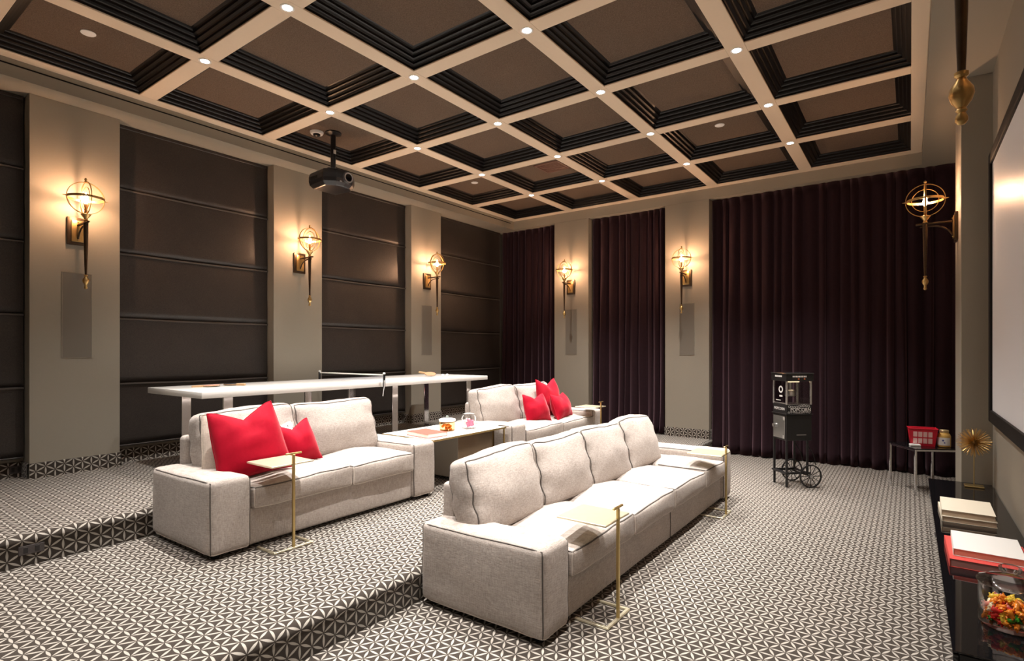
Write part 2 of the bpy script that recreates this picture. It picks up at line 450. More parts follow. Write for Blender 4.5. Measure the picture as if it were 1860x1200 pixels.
# ================================================================== THINGS
# ---- recessed downlights
ORD = ['first', 'second', 'third', 'fourth', 'fifth', 'sixth', 'seventh', 'eighth']
trim_g = G(); trim_g.lathe([(0.052, 0.0), (0.052, -0.004), (0.045, -0.006), (0.036, -0.003), (0.034, 0.004)], n=24, close=False)
lens_g = G(); lens_g.lathe([(0.0345, 0.0005), (0.0345, -0.002), (0.03, -0.0035)], n=20)
dl0 = None; dim = None
for i in range(4):
    for j in range(5, -2, -1):
        loc = (GX0+GDX*i, GY0+GDY*j, CZ)
        lab = 'recessed downlight at %s long beam from shades and %s cross beam from curtains' % (ORD[i], ORD[5-j])
        if dl0 is None:
            dl0 = empty('recessed_downlight', lab, 'downlight', loc, group='downlights at the ceiling beam crossings')
            trim_g.build('trim_ring', M['whiteplastic'], dl0, True); lens_g.build('lens', M['lens'], dl0, True)
            L = bpy.data.lights.new('downlight_spot', 'SPOT'); L.energy = DOWNLIGHT_W; L.color = DOWNLIGHT_COL
            L.spot_size = math.radians(78); L.spot_blend = 1.0; L.shadow_soft_size = 0.022
            lo = bpy.data.objects.new('spot_lamp', L); COL.objects.link(lo); lo.parent = dl0; lo.location = (0, 0, -0.012)
        else: r_ = copy_tree(dl0, loc, 0, lab)
        if j <= 0:
            for ch in r_.children:
                if ch.type == 'LIGHT':
                    if dim is None: dim = L.copy(); dim.energy = DOWNLIGHT_W*0.35
                    ch.data = dim

# ---- coffer discs, vent and smoke detector
pz = CZ+0.012+SH*STEPS+0.001
def ceil_disc(x, y, lab):
    t = empty('ceiling_speaker', lab, 'ceiling speaker', (x, y, pz))
    G().lathe([(0.056, 0.0), (0.056, -0.004), (0.051, -0.008)], n=32).build('rim', M['whiteplastic'], t, True)
    G().lathe([(0.051, -0.006), (0.04, -0.011), (0.0, -0.012)], n=32, close=False).build('cover', M['whiteplastic'], t, True)
ceil_disc(-5.73, 1.67, 'round white disc in coffer nearest the left image edge')
ceil_disc(-1.87, 6.86, 'round white disc in coffer above the wide plum curtain')
ceil_disc(-5.74, 6.86, 'round white disc in coffer near far shaded corner')
v = empty('ceiling_vent', 'square reddish brown vent in a coffer panel near the far corner', 'vent', (-4.31, 6.95, pz))
vm = flat('vent_red_brown', (0.13, 0.055, 0.04), 0.6)
g = G(); 
for s_ in (-1, 1): g.box(-0.2, 0.2, s_*0.19-0.015, s_*0.19+0.015, -0.008, 0); g.box(s_*0.19-0.015, s_*0.19+0.015, -0.2, 0.2, -0.008, 0)
g.build('frame', vm, v)
s0 = None
for k in range(9):
    y = -0.16+0.04*k
    if s0 is None: s0 = G().box(-0.175, 0.175, -0.012, 0.012, -0.006, 0).build('slat', vm, v, loc=(0, y, 0))
    else: child_copy(s0, v, (0, y, 0))
sd = empty('smoke_detector', 'white dome detector beside the projector mount', 'smoke detector', (-6.01, 4.11, pz))
G().lathe([(0.082, 0.0), (0.082, -0.012), (0.07, -0.03)], n=28).build('housing', M['whiteplastic'], sd, True)
G().lathe([(0.045, -0.028), (0.04, -0.05), (0.02, -0.062), (0, -0.064)], n=20, close=False).build('sensor_dome', M['projblack'], sd, True)

# ---- projector
pj = empty('projector', 'black ceiling projector hanging from a pole', 'projector', (-5.87, 4.25, 0), 0)
G().lathe([(0.10, 0), (0.10, -0.012), (0.05, -0.03), (0.035, -0.035)], n=24).build('ceiling_plate', M['projblack'], pj, True, loc=(0, 0, pz))
G().cyl((0, 0, pz-0.02), (0, 0, 3.90), 0.032, n=16).build('mount_pole', M['projblack'], pj, True)
G().bbox(0.028, 0.037, -0.018, 0.018, 4.10, 4.15, 0.002, 1).build('pole_tag', M['whiteplastic'], pj)
g = G()
for s_ in (-1, 1): g.box(-0.10, 0.10, s_*0.07-0.012, s_*0.07+0.012, 3.865, 3.885)
g.box(-0.04, 0.04, -0.09, 0.09, 3.88, 3.91); g.build('mount_bracket', M['projblack'], pj)
def proj_body():
    # hexagon-ish plan body with chamfered underside
    plan = [(-0.23, -0.20), (0.12, -0.235), (0.235, -0.12), (0.25, 0.0), (0.235, 0.12), (0.12, 0.235), (-0.23, 0.20)]
    g = G(); n = len(plan)
    for sc_, z in ((0.80, 3.655), (0.96, 3.70), (1.0, 3.745), (1.0, 3.80), (0.95, 3.845), (0.82, 3.862)):
        g.v += [(x*sc_, y*sc_, z) for x, y in plan]
    for k in range(5):
        for q in range(n): g.f.append((k*n+q, k*n+(q+1) % n, (k+1)*n+(q+1) % n, (k+1)*n+q))
    g.f += [tuple(range(n-1, -1, -1)), tuple(range(5*n, 6*n))]; return g
bd = proj_body().build('housing', M['projblack'], pj)
bd.modifiers.new('bevel', 'BEVEL').width = 0.012; bd.modifiers['bevel'].segments = 2
ln = G(); ln.cyl((0.22, 0.03, 3.765), (0.268, 0.03, 3.765), 0.075, 0.07, 28); ln = ln.build('lens_ring', flat('grey_lens_ring', (0.13, 0.14, 0.15), 0.3, metal=0.6), pj, True)
G().cyl((0.255, 0.03, 3.765), (0.272, 0.03, 3.765), 0.045, 0.043, 24).build('lens_glass', M['blackgloss'], ln, True)
rg = G(); rg.ring((0.27, 0.03, 3.765), 0.055, 0.006, 0.012, 'y', 32); rg.build('lens_trim', M['steel'], ln)
G().bbox(-0.16, 0.06, -0.222, -0.212, 3.755, 3.79, 0.003, 1).build('side_vent', M['blackmatte'], pj)
G().bbox(0.236, 0.246, -0.08, -0.05, 3.70, 3.712, 0.002, 1).build('indicator_strip', M['steel'], pj)

# ---- in-wall speakers
def wall_speaker(loc, rz, lab):
    t = empty('wall_speaker', lab, 'wall speaker', loc, rz)
    G().bbox(-0.005, 0.005, -0.118, 0.118, -0.42, 0.42, 0.002, 1).build('grille', M['grille'], t)
    g = G()
    for s_ in (-1, 1):
        g.box(-0.005, 0.0065, s_*0.1205-0.0025, s_*0.1205+0.0025, -0.4225, 0.4225); g.box(-0.005, 0.0065, -0.123, 0.123, s_*0.4225-0.0025, s_*0.4225+0.0025)
    g.build('frame', M['wall'], t)
zs = 1.985
wall_speaker((XL, 1.873, zs), 0, 'flush taupe speaker grille on the pillar nearest the left edge')
wall_speaker((XL, 6.770, zs), 0, 'flush taupe speaker grille on pillar behind the white table')
wall_speaker((-5.143, YF, zs), -PI/2, 'flush taupe speaker grille on far pillar nearest the shades')
wall_speaker((-2.965, YF, zs), -PI/2, 'flush taupe speaker grille on far pillar beside the wide curtain')

# ---- roman shades
SF = [4.062, 3.378, 2.685, 1.985, 1.285, 0.615]
def roman_shade(y0, y1, lab):
    t = empty('roman_shade', lab, 'roman shade', (XS, (y0+y1)/2, 0), group='dark roman shades on the left wall')
    hw = (y1-y0)/2-0.012
    for k in range(5):
        zt, zb = SF[k], SF[k+1]
        g = G(); nz, ny = 10, 14; g.v = []
        for a in range(nz+1):
            s_ = a/nz; z = zt+(zb-zt)*s_
            if k == 4: z = zt+(zb-zt)*s_
            bulge = 0.012+0.016*s_**2.0
            if s_ > 0.93: bulge *= 0.6
            for b in range(ny+1):
                u = b/ny*2-1
                nn = noise.noise(Vector((u*2.1+y0, z*1.3, k)))*0.004
                g.v.append((bulge*(1-0.25*u**6)+nn, u*hw, z-(0.004*math.cos(u*2.5) if a == nz else 0)))
        for a in range(nz):
            for b in range(ny): g.f.append((a*(ny+1)+b, a*(ny+1)+b+1, (a+1)*(ny+1)+b+1, (a+1)*(ny+1)+b))
        # returns to the back so each fold has thickness
        n0 = len(g.v)
        for b in range(ny+1):
            u = b/ny*2-1; g.v.append((-0.006, u*hw, zb))
        for b in range(ny): g.f.append((nz*(ny+1)+b, nz*(ny+1)+b+1, n0+b+1, n0+b))
        g.build('fold_panel', M['shade'], t, 'all', recalc=False)
        if k < 4:
            pth = [(0.026-0.005*abs(q/8-1)**4, -hw+hw*2*q/16, zb-0.012-0.004*math.cos((q/8-1)*2.5)) for q in range(17)]
            G().tube(pth, 0.011, 6).build('rib', M['shade_rib'], t, True)
    G().bbox(-0.01, 0.03, -hw, hw, SF[-1]-0.012, SF[-1]+0.004, 0.004, 1).build('bottom_bar', M['shade'], t)
    G().bbox(-0.02, 0.022, -hw, hw, 4.03, 4.066, 0.004, 1).build('head_rail', M['shade'], t)
roman_shade(-0.21, 1.505, 'dark brown roman shade cut by the left image edge')
roman_shade(2.240, 3.964, 'dark brown roman shade between the first and second sconces')
roman_shade(4.694, 6.409, 'dark brown roman shade behind the middle of the white table')
roman_shade(7.126, 9.04, 'dark brown roman shade meeting plum curtain in the far corner')

# ---- velvet curtains
def curtain(x0, x1, zb, lab, seed, pitch=0.115):
    rr = random.Random(seed)
    W = x1-x0; g = G()
    pl = []; x = 0
    while x < W:
        p = pitch*rr.uniform(0.6, 1.5); pl.append((x, p, rr.uniform(0.6, 1.15), rr.uniform(-1, 1), rr.uniform(0.2, 1))); x += p
    nz = 26; SEG = 9
    zt = SZ-0.004
    cols = []
    for (xs, p, amp, dr, fl_) in pl:
        for q in range(SEG): cols.append((xs, p, amp, dr, fl_, q/SEG))
    for a in range(nz+1):
        t = a/nz; z = zt+(zb-zt)*t
        for (xs, p, amp, dr, fl_, q) in cols:
            drift = dr*0.05*t*math.sin(PI*min(1, t*0.9))+0.012*math.sin(t*5+xs*9)
            xx = xs+q*p+drift*math.sin(PI*q)
            dep = 0.095*amp*(0.6+0.4*t)
            prof = math.sin(PI*q)**0.8
            y = -dep*prof
            if t > 0.86: y -= 0.07*fl_*((t-0.86)/0.14)**2*(0.4+0.6*prof)
            y += 0.012*math.sin(xs*3+t*3)
            if t < 0.03: y *= 0.8
            xx = min(max(xx, 0.0), W)
            zz = z+(0.012*math.sin(xs*11)+0.010*prof if a == nz else 0)
            g.v.append((x0+xx, YC-0.01+y, max(zz, zb)))
    n = len(cols)
    for a in range(nz):
        for b in range(n-1): g.f.append((a*n+b, a*n+b+1, (a+1)*n+b+1, (a+1)*n+b))
    o = g.build('velvet_curtain', M['velvet'], None, 'all')
    sm = o.modifiers.new('thickness', 'SOLIDIFY'); sm.thickness = 0.006; sm.offset = 1
    tag(o, lab, 'curtain', 'plum velvet curtains on the far wall')
curtain(-6.86, -5.515, P2+0.004, 'plum velvet curtain in the corner beside the roman shade', 3, 0.135)
curtain(-4.773, -3.337, P1+0.004, 'narrow plum velvet curtain between the two far pillars', 5, 0.135)
curtain(-2.603, 0.57, 0.004, 'wide plum velvet curtain behind the popcorn cart', 9, 0.155)

# ---- torch sconces (local x = out from the wall)
def sconce(loc, rz, lab):
    t = empty('wall_sconce', lab, 'wall sconce', loc, rz, 'armillary torch sconces')
    OX = 0.25
    G().bbox(0.0, 0.026, -0.086, 0.086, 2.685, 2.958, 0.006, 2).build('backplate', M['bronze'], t, True)
    ip = G(); ip.bbox(0.024, 0.036, -0.055, 0.055, 2.715, 2.928, 0.005, 2); ip = ip.build('face_plate', M['gold'], t, True)
    g = G()
    for zz in (2.735, 2.905): g.lathe([(0.0065, 0), (0.006, 0.004), (0.0, 0.006)], n=10, close=False)
    s_ = G(); s_.cyl((0.034, 0.0, 2.735), (0.043, 0.0, 2.735), 0.007, 0.005, 10); s_.cyl((0.034, 0.0, 2.91), (0.043, 0.0, 2.91), 0.007, 0.005, 10)
    s_.build('screw', M['gold'], ip, True)
    G().bbox(0.03, OX+0.075, -0.011, 0.011, 2.872, 2.890, 0.004, 1).build('arm', M['bronze'], t, True)
    pth = [(0.035, 0, 2.745), (0.07, 0, 2.80), (0.11, 0, 2.832), (0.16, 0, 2.850), (0.21, 0, 2.856), (OX+0.04, 0, 2.854)]
    G().tube(pth, 0.008, 8).build('curved_brace', M['bronze'], t, True)
    # tapering stem
    G().lathe([(0.009, 2.365), (0.011, 2.42), (0.016, 2.60), (0.020, 2.80), (0.021, 2.875), (0.015, 2.88)], (OX, 0, 0), 16).build('stem', M['bronze'], t, True)
    fin = G(); fin.lathe([(0.010, 2.372), (0.016, 2.368), (0.016, 2.360), (0.010, 2.354), (0.014, 2.345), (0.026, 2.325), (0.028, 2.310), (0.022, 2.292), (0.010, 2.275), (0.013, 2.268), (0.009, 2.262), (0.014, 2.250), (0.014, 2.240), (0.008, 2.232), (0.002, 2.230)], (OX, 0, 0), 20)
    fin.build('finial', M['gold'], t, True)
    G().lathe([(0.012, 2.888), (0.022, 2.898), (0.014, 2.908), (0.016, 2.918), (0.036, 2.945), (0.044, 2.957), (0.040, 2.960), (0.010, 2.945)], (OX, 0, 0), 20).build('cup', M['gold'], t, True)
    gz = 3.115
    cg = empty('globe', None, None); cg.parent = t
    G().ring((OX, 0, gz), 0.158, 0.008, 0.006, 'x', 48).build('outer_ring', M['gold'], cg)
    G().ring((OX, 0, gz), 0.152, 0.016, 0.005, 'y', 48).build('cross_ring', M['gold'], cg)
    G().ring((OX, 0, gz), 0.147, 0.022, 0.005, 'h', 48).build('equator_band', M['gold'], cg)
    G().ring((OX, 0, gz), 0.108, 0.006, 0.005, 'x', 40).build('inner_ring', M['gold'], cg)
    sp = G()
    for a in range(4):
        c, s2 = math.cos(a*PI/2), math.sin(a*PI/2)
        sp.cyl((OX+0.145*c, 0.145*s2, gz), (OX+0.185*c, 0.185*s2, gz), 0.009, 0.001, 8)
    sp.build('spike', M['gold'], cg, True)
    G().lathe([(0.006, gz+0.150), (0.012, gz+0.160), (0.008, gz+0.170), (0.013, gz+0.182), (0.008, gz+0.192), (0.001, gz+0.196)], (OX, 0, 0), 14).build('top_knob', M['gold'], cg, True)
    G().cyl((OX, 0, 2.95), (OX, 0, gz-0.055), 0.013, 0.012, 14).build('candle_sleeve', M['gold'], t, True)
    G().lathe([(0.008, gz-0.058), (0.015, gz-0.035), (0.018, gz-0.010), (0.015, gz+0.015), (0.008, gz+0.040), (0.002, gz+0.055)], (OX, 0, 0), 16).build('bulb', M['bulb'], t, True)
    return t
s0 = sconce((XL, 1.873, 0), 0, 'lit bronze torch sconce on the pillar nearest the left edge')
# the globe keeps its rings as sub-parts, so copies are rebuilt rather than shared
def sconce_copy(loc, rz, lab):
    r = s0.copy(); COL.objects.link(r); r.location = loc; r.rotation_euler = (0, 0, rz); r['label'] = lab
    for ch in list(s0.children):
        c = ch.copy(); COL.objects.link(c); c.parent = r
        for q in list(ch.children): d = q.copy(); COL.objects.link(d); d.parent = c
sconce_copy((XL, 4.330, 0), 0, 'lit bronze torch sconce below the projector')
sconce_copy((XL, 6.768, 0), 0, 'lit bronze torch sconce on the third shade wall pillar')
sconce_copy((-5.143, YF, 0), -PI/2, 'lit bronze torch sconce on far pillar left of narrow curtain')
sconce_copy((-2.970, YF, 0), -PI/2, 'lit bronze torch sconce on far pillar right of narrow curtain')
sconce_copy((XP, 6.770, 0), PI, 'lit bronze torch sconce before the wide curtain beside the screen')
sconce_copy((XP-0.01, 1.873, 0), PI, 'near torch sconce cropped at the top right, only its finial showing')

# ---- projection screen
ps = empty('projection_screen', 'large white projection screen in a black frame', 'screen', (XW-0.001, 0, 0))
Y0s, Y1s, Z0s, Z1s, FWD = 2.55, 6.22, 1.03, 3.31, 0.10
G().box(-0.022, -0.006, Y0s+0.02, Y1s-0.02, Z0s+0.02, Z1s-0.02).build('screen_surface', M['screen'], ps)
fb = mat('black_frame_velvet', (0.006, 0.0055, 0.0055), 0.6, spec=0.25)
for (a, b, c, d) in ((Y0s, Y0s+FWD, Z0s, Z1s), (Y1s-FWD, Y1s, Z0s, Z1s), (Y0s+FWD, Y1s-FWD, Z0s, Z0s+FWD), (Y0s+FWD, Y1s-FWD, Z1s-FWD, Z1s)):
    G().bbox(-0.04, -0.002, a, b, c, d, 0.006, 2).build('frame_bar', fb, ps, True)

# ---- sofas (they face +x)
def sofa(name, x0, y0, y1, z0, seats, backs, D, lab):
    t = empty(name, lab, 'sofa', (x0, y0, z0)); L = y1-y0; AW = 0.295
    Lm, Pm, PL = M['linen'], M['piping'], M['pipelight']
    for s_, ya in ((-1, 0.0), (1, L-AW)):
        def fn(o, s_=s_):
            o = Vector(o)
            k = max(0, (o.x/(D/2)))             # slightly fuller toward the front
            o.z += 0.012*k*max(0, o.z/0.25)
            return o
        g, F, h = soft((D, AW, 0.50), 0.042, (12, 5, 7), (0.006, 0.010, 0.012), 0.004, 3+s_, fn)
        a = g.build('armrest', Lm, t, 'all', loc=(D/2, ya+AW/2, 0.03+0.25))
        for side in (-1, 1):
            p = edge_path(F, [(-h[0], side*h[1], -h[2]*0.2), (-h[0], side*h[1], h[2]), (h[0], side*h[1], h[2]), (h[0], side*h[1], -h[2])], 12)
            G().tube(p, 0.0045, 6).build('piping', Pm, a, True)
        p = edge_path(F, [(-h[0], s_*h[1], -h[2]), (h[0], s_*h[1], -h[2]), (h[0], -s_*h[1], -h[2])], 10)
        G().tube(p, 0.005, 6).build('hem_piping', PL, a, True)
    # base rail and low back frame
    g, F, h = soft((D-0.12, L-2*AW+0.02, 0.27), 0.02, (4, 12, 4), (0.004, 0, 0), 0.002, 9)
    bs = g.build('seat_base', Lm, t, 'all', loc=((D-0.04+0.08)/2, L/2, 0.03+0.135))
    if len(seats) > 3:
        ym = seats[2]-y0
        G().tube([(D-0.035, ym, 0.035), (D-0.030, ym, 0.15), (D-0.035, ym, 0.29)], 0.003, 6).build('base_seam', Pm, t, True)
    g, F, h = soft((0.12, L-0.38, 0.72), 0.035, (3, 16, 6), (0.004, 0, 0.006), 0.003, 5)
    bf = g.build('back_frame', Lm, t, 'all', loc=(0.065, L/2, 0.03+0.36))
    for fx in (0.07, D-0.07):
        for fy in (0.07, L-0.07): G().cyl((fx, fy, 0.0), (fx, fy, 0.05), 0.025, n=10).build('foot', M['blackmatte'], t, True)
    # seat cushions
    for k in range(len(seats)-1):
        a, b = seats[k]-y0, seats[k+1]-y0; wy = b-a-0.008
        SD = D-0.20+0.012
        def fs(o, k=k):
            o = Vector(o)
            o.z += 0.010*math.sin(o.y*4+k) * (1 if o.z > 0 else 0)
            return o
        g, F, h = soft((SD, wy, 0.165), 0.026, (10, 10, 4), (0.016, 0.006, 0.042), 0.006, 11+k, fs)
        c = g.build('seat_cushion', Lm, t, 'all', loc=(0.20+SD/2, (a+b)/2, 0.292+0.0825))
        p = edge_path(F, [(-h[0]*0.3, -h[1], h[2]), (h[0], -h[1], h[2]), (h[0], h[1], h[2]), (-h[0]*0.3, h[1], h[2])], 14)
        G().tube(p, 0.0055, 6).build('piping', Pm, c, True)
        p = edge_path(F, [(h[0], -h[1], h[2]), (h[0], -h[1], -h[2]), (h[0], h[1], -h[2]), (h[0], h[1], h[2])], 12)
        G().tube(p, 0.0045, 6).build('hem_piping', PL, c, True)
    # back cushions, plump and leaning back
    for k in range(len(backs)-1):
        a, b = backs[k]-y0, backs[k+1]-y0; wy = b-a-0.012
        H, T = 0.52, 0.22
        def fb_(o, k=k):
            o = Vector(o)
            o.x *= 1.0-0.22*max(0, o.z/(H/2))          # thinner toward the top
            cr = max(0, abs(o.y)/(wy/2)-0.72)/0.28
            o.x += 0.010*math.sin(o.z*38+k)*cr             # puckers along the side seams
            o.z += 0.014*math.sin((o.y+k)*5.0)*max(0, o.z/(H/2))
            return o
        g, F, h = soft((T, wy, H), 0.055, (4, 12, 10), (0.055, 0.020, 0.020), 0.010, 31+k*2+int(y0), fb_)
        c = g.build('back_cushion', Lm, t, 'all', loc=(0.245, (a+b)/2, 0.435+0.245), rot=(0, math.radians(-13+R.uniform(-1.5, 1.5)), R.uniform(-0.02, 0.02)))
        for sx in (1, -1):
            p = edge_path(F, [(sx*h[0], -h[1], -h[2]), (sx*h[0], h[1], -h[2]), (sx*h[0], h[1], h[2]), (sx*h[0], -h[1], h[2]), (sx*h[0], -h[1], -h[2])], 14)
            G().tube(p[:-1], 0.0055, 6, True).build('piping', Pm, c, True)
    return t
sofa('sofa', -2.562, 2.515, 6.40, 0.0, [2.812, 3.72, 4.56, 5.43, 6.103], [2.635, 3.41, 4.17, 4.945, 5.72], 0.945, 'long oatmeal linen sofa with four back cushions on lower floor')
sofa('loveseat', -4.695, 1.765, 3.92, P1, [2.062, 2.92, 3.623], [1.97, 2.79, 3.66], 0.92, 'oatmeal linen loveseat with two red pillows at left')
sofa('loveseat', -4.695, 5.20, 7.52, P1, [5.497, 6.36, 7.223], [5.30, 6.16, 7.02], 0.92, 'oatmeal linen loveseat with three red pillows before the curtains')

# ---- scatter pillows
def pillow(name, size, loc, rot, m, lab, cat='pillow', group=None, dip=0.15, T=0.22, pipe=None):
    n = 18; w_, h_ = size; g = G()
    def P(s, t, side):
        ex = 1-0.09*(1-s*s)*abs(t)**2.0
        ex2 = 1-0.09*(1-t*t)*abs(s)**2.0
        x = s*w_/2*ex2*(1-0.16*max(0, t)**1.5); z = t*h_/2*ex
        if t > 0: z -= dip*h_*(max(0, 1-abs(s)/0.85))**1.3*t**1.2
        th = T*(max(0, 1-s*s)**0.55)*(max(0, 1-t*t)**0.55)
        if t > 0: th *= 1-0.55*math.exp(-(s/0.22)**2)*t
        nn = noise.noise(Vector((x*9+loc[1]*5, z*9, side)))*0.022*min(1, th*8)
        return (side*(th/2)+nn*side, x, z)
    idx = {}
    for side in (1, -1):
        for a in range(n+1):
            for b in range(n+1):
                if side < 0 and (a in (0, n) or b in (0, n)): idx[(side, a, b)] = idx[(1, a, b)]; continue
                idx[(side, a, b)] = len(g.v)
                s = math.sin((a/n*2-1)*PI/2); t = math.sin((b/n*2-1)*PI/2)
                g.v.append(P(s, t, side))
        for a in range(n):
            for b in range(n):
                q = (idx[(side, a, b)], idx[(side, a+1, b)], idx[(side, a+1, b+1)], idx[(side, a, b+1)])
                g.f.append(q if side > 0 else q[::-1])
    t = empty(name, lab, cat, loc, 0, group); t.rotation_euler = rot
    g.build('cover', m, t, 'all')
    pth = []
    for a in range(n): pth.append(P(math.sin((a/n*2-1)*PI/2), -1, 1))
    for a in range(n): pth.append(P(1, math.sin((a/n*2-1)*PI/2), 1))
    for a in range(n): pth.append(P(-math.sin((a/n*2-1)*PI/2), 1, 1))
    for a in range(n): pth.append(P(-1, -math.sin((a/n*2-1)*PI/2), 1))
    G().tube(pth, 0.005, 6, True).build('welt', pipe or m, t, True)
    return t
RG = 'red velvet scatter pillows'
zsL = P1+0.475
d = math.radians
pillow('scatter_pillow', (0.55, 0.55), (-4.09, 2.205, zsL+0.25), (d(9), d(-18), d(-14)), M['red'], 'large red pillow at left loveseat arm', group=RG)
pillow('scatter_pillow', (0.37, 0.37), (-4.21, 2.68, zsL+0.165), (d(8), d(-20), d(-6)), M['red'], 'small red pillow beside the large red pillow on left loveseat', group=RG)
pillow('scatter_pillow', (0.52, 0.48), (-4.26, 2.19, zsL+0.225), (0, d(-16), d(-10)), M['beige_pillow'], 'beige linen pillow tucked behind the large red pillow', T=0.10)
dm = mat('dotted_cloth', (0.8, 0.78, 0.74), 0.85); nd = N(dm)
vz = nd.node('ShaderNodeTexVoronoi'); vz.inputs['Scale'].default_value = 34
nd.link(nd.node('ShaderNodeTexCoord').outputs['Object'], vz.inputs['Vector'])
nd.color(nd.ramp(vz.outputs['Distance'], [(0.22, (0.02, 0.02, 0.02)), (0.30, (0.82, 0.79, 0.75))]))
pillow('scatter_pillow', (0.42, 0.36), (-4.30, 2.53, zsL+0.16), (0, d(-16), d(-8)), dm, 'white pillow with black dots between the two red pillows', T=0.10)
pillow('scatter_pillow', (0.56, 0.56), (-4.24, 6.74, zsL+0.26), (0, d(-14), d(-2)), M['red'], 'tall red pillow standing behind two others on far loveseat', group=RG)
pillow('scatter_pillow', (0.46, 0.40), (-4.10, 6.20, zsL+0.165), (0, d(-20), d(-12)), M['red'], 'low red pillow leaning at left on far loveseat', group=RG)
pillow('scatter_pillow', (0.55, 0.38), (-4.02, 6.72, zsL+0.155), (0, d(-22), d(8)), M['red'], 'wide red pillow in front on far loveseat', group=RG, dip=0.10)

# ---- brass C side tables (post at the front, tray reaching over the seat toward -x)
def c_table(x, y, z, lab, rz=0.0):
    t = empty('side_table', lab, 'side table', (x, y, z), rz, 'small brass drink tables')
    B = M['pale_brass']
    G().bbox(-0.335, 0.0, -0.165, 0.165, 0.598, 0.610, 0.002, 1).build('tray', M['pale_brass'], t)
    G().bbox(-0.009, 0.009, -0.009, 0.009, 0.0, 0.676, 0.002, 1).build('post', M['brass'], t)
    G().bbox(-0.007, 0.007, -0.062, 0.062, 0.676, 0.688, 0.002, 1).build('handle', M['brass'], t)
    G().bbox(-0.010, 0.010, -0.155, 0.155, 0.0, 0.014, 0.002, 1).build('foot_bar', B, t)
    for s_ in (-1, 1): G().bbox(-0.215, -0.010, s_*0.145-0.010, s_*0.145+0.010, 0.0, 0.014, 0.002, 1).build('foot_bar', B, t)
c_table(-1.433, 3.065, 0.002, 'brass side table at near end of the long sofa')
c_table(-1.475, 5.635, 0.002, 'brass side table at far end of the long sofa')
c_table(-3.575, 2.255, P1+0.002, 'brass side table in front of large red pillow')
c_table(-3.60, 7.13, P1+0.002, 'brass side table by far loveseat arm near narrow curtain')

# ---- centre table between the loveseats
ct = empty('console_table', 'white topped low cabinet table with brass edge between the loveseats', 'table', (-4.20, 4.56, P1))
G().bbox(-0.40, 0.365, -0.605, 0.59, 0.512, 0.528, 0.002, 1).build('table_top', M['white'], ct)
g = G()
g.box(0.365, 0.370, -0.605, 0.59, 0.510, 0.529); g.box(-0.40, 0.370, 0.590, 0.595, 0.510, 0.529); g.box(-0.40, 0.370, -0.610, -0.605, 0.510, 0.529)
g.build('brass_edging', M['brass'], ct)
bm_ = mat('bronze_mirror', (0.16, 0.115, 0.075), 0.12, metal=0.9)
G().bbox(-0.36, 0.27, -0.15, 0.50, 0.05, 0.512, 0.003, 1).build('cabinet_body', bm_, ct)
G().box(-0.36, 0.28, -0.154, -0.150, 0.05, 0.511).build('side_panel', flat('grey_glass_panel', (0.30, 0.27, 0.23), 0.25), ct)
for sx in (-0.385, 0.35):
    for sy in (0.575,): G().bbox(sx-0.008, sx+0.008, sy-0.008, sy+0.008, 0.0, 0.512, 0.002, 1).build('leg', M['brass'], ct)
for sx in (-0.30, 0.22):
    for sy in (-0.1, 0.4): G().cyl((sx, sy, 0), (sx, sy, 0.05), 0.015, n=8).build('foot', M['brass'], ct)

TZ = P1+0.530
def book(name, sx, sy, sz, loc, rz, cover, pages, lab, spine='-x', cat='book', group=None):
    t = empty(name, lab, cat, loc, rz, group); c = 0.003
    # local: spine on -x side unless given
    G().bbox(-sx/2, sx/2, -sy/2, sy/2, 0, c, 0.001, 1).build('cover', cover, t)
    G().bbox(-sx/2, sx/2, -sy/2, sy/2, sz-c, sz, 0.001, 1).build('cover', cover, t)
    G().bbox(-sx/2, -sx/2+0.004, -sy/2, sy/2, 0, sz, 0.0015, 2).build('spine', cover, t)
    G().box(-sx/2+0.004, sx/2-0.005, -sy/2+0.005, sy/2-0.005, c, sz-c).build('page_block', pages, t)
    return t
coral = noisy('coral_cloth', (0.60, 0.075, 0.055), (0.66, 0.095, 0.07), 200, 0.7, 0.1, 0.001)
paper = noisy('book_pages', (0.72, 0.68, 0.60), (0.80, 0.76, 0.69), 150, 0.8, 0.2, 0.001, stretch=(1, 1, 30))
book('book', 0.26, 0.36, 0.042, (-4.11, 4.13, TZ), d(-97), coral, paper, 'coral red book on the white table between loveseats')
# amber canister
ac = empty('canister', 'amber glass canister with white lid on the white table', 'canister', (-4.18, 4.52, TZ))
amber = mat('amber_treats', (0.70, 0.30, 0.07), 0.5)
G().lathe([(0.07, 0.0), (0.083, 0.01), (0.086, 0.09), (0.082, 0.105)], n=28, close=True).build('glass_body', glass('amber_glass', (0.98, 0.80, 0.55)), ac, True)
can = G()
for k in range(26):
    a = R.uniform(0, 2*PI); r = R.uniform(0, 0.055); z = 0.014+R.uniform(0, 0.055)
    can.lathe([(0.004, -0.014), (0.016, -0.006), (0.016, 0.006), (0.004, 0.014)], (r*math.cos(a), r*math.sin(a), z), 8)
cc = can.build('candy_fill', amber, ac, True); cc['kind'] = 'stuff'
G().lathe([(0.09, 0.104), (0.094, 0.112), (0.094, 0.128), (0.06, 0.136), (0.0, 0.138)], n=28, close=False).build('lid', M['white'], ac, True)
G().lathe([(0.006, 0.136), (0.008, 0.146), (0.015, 0.154), (0.012, 0.166), (0.002, 0.170)], n=16, close=False).build('lid_knob', flat('grey_green_knob', (0.22, 0.26, 0.24), 0.3), ac, True)
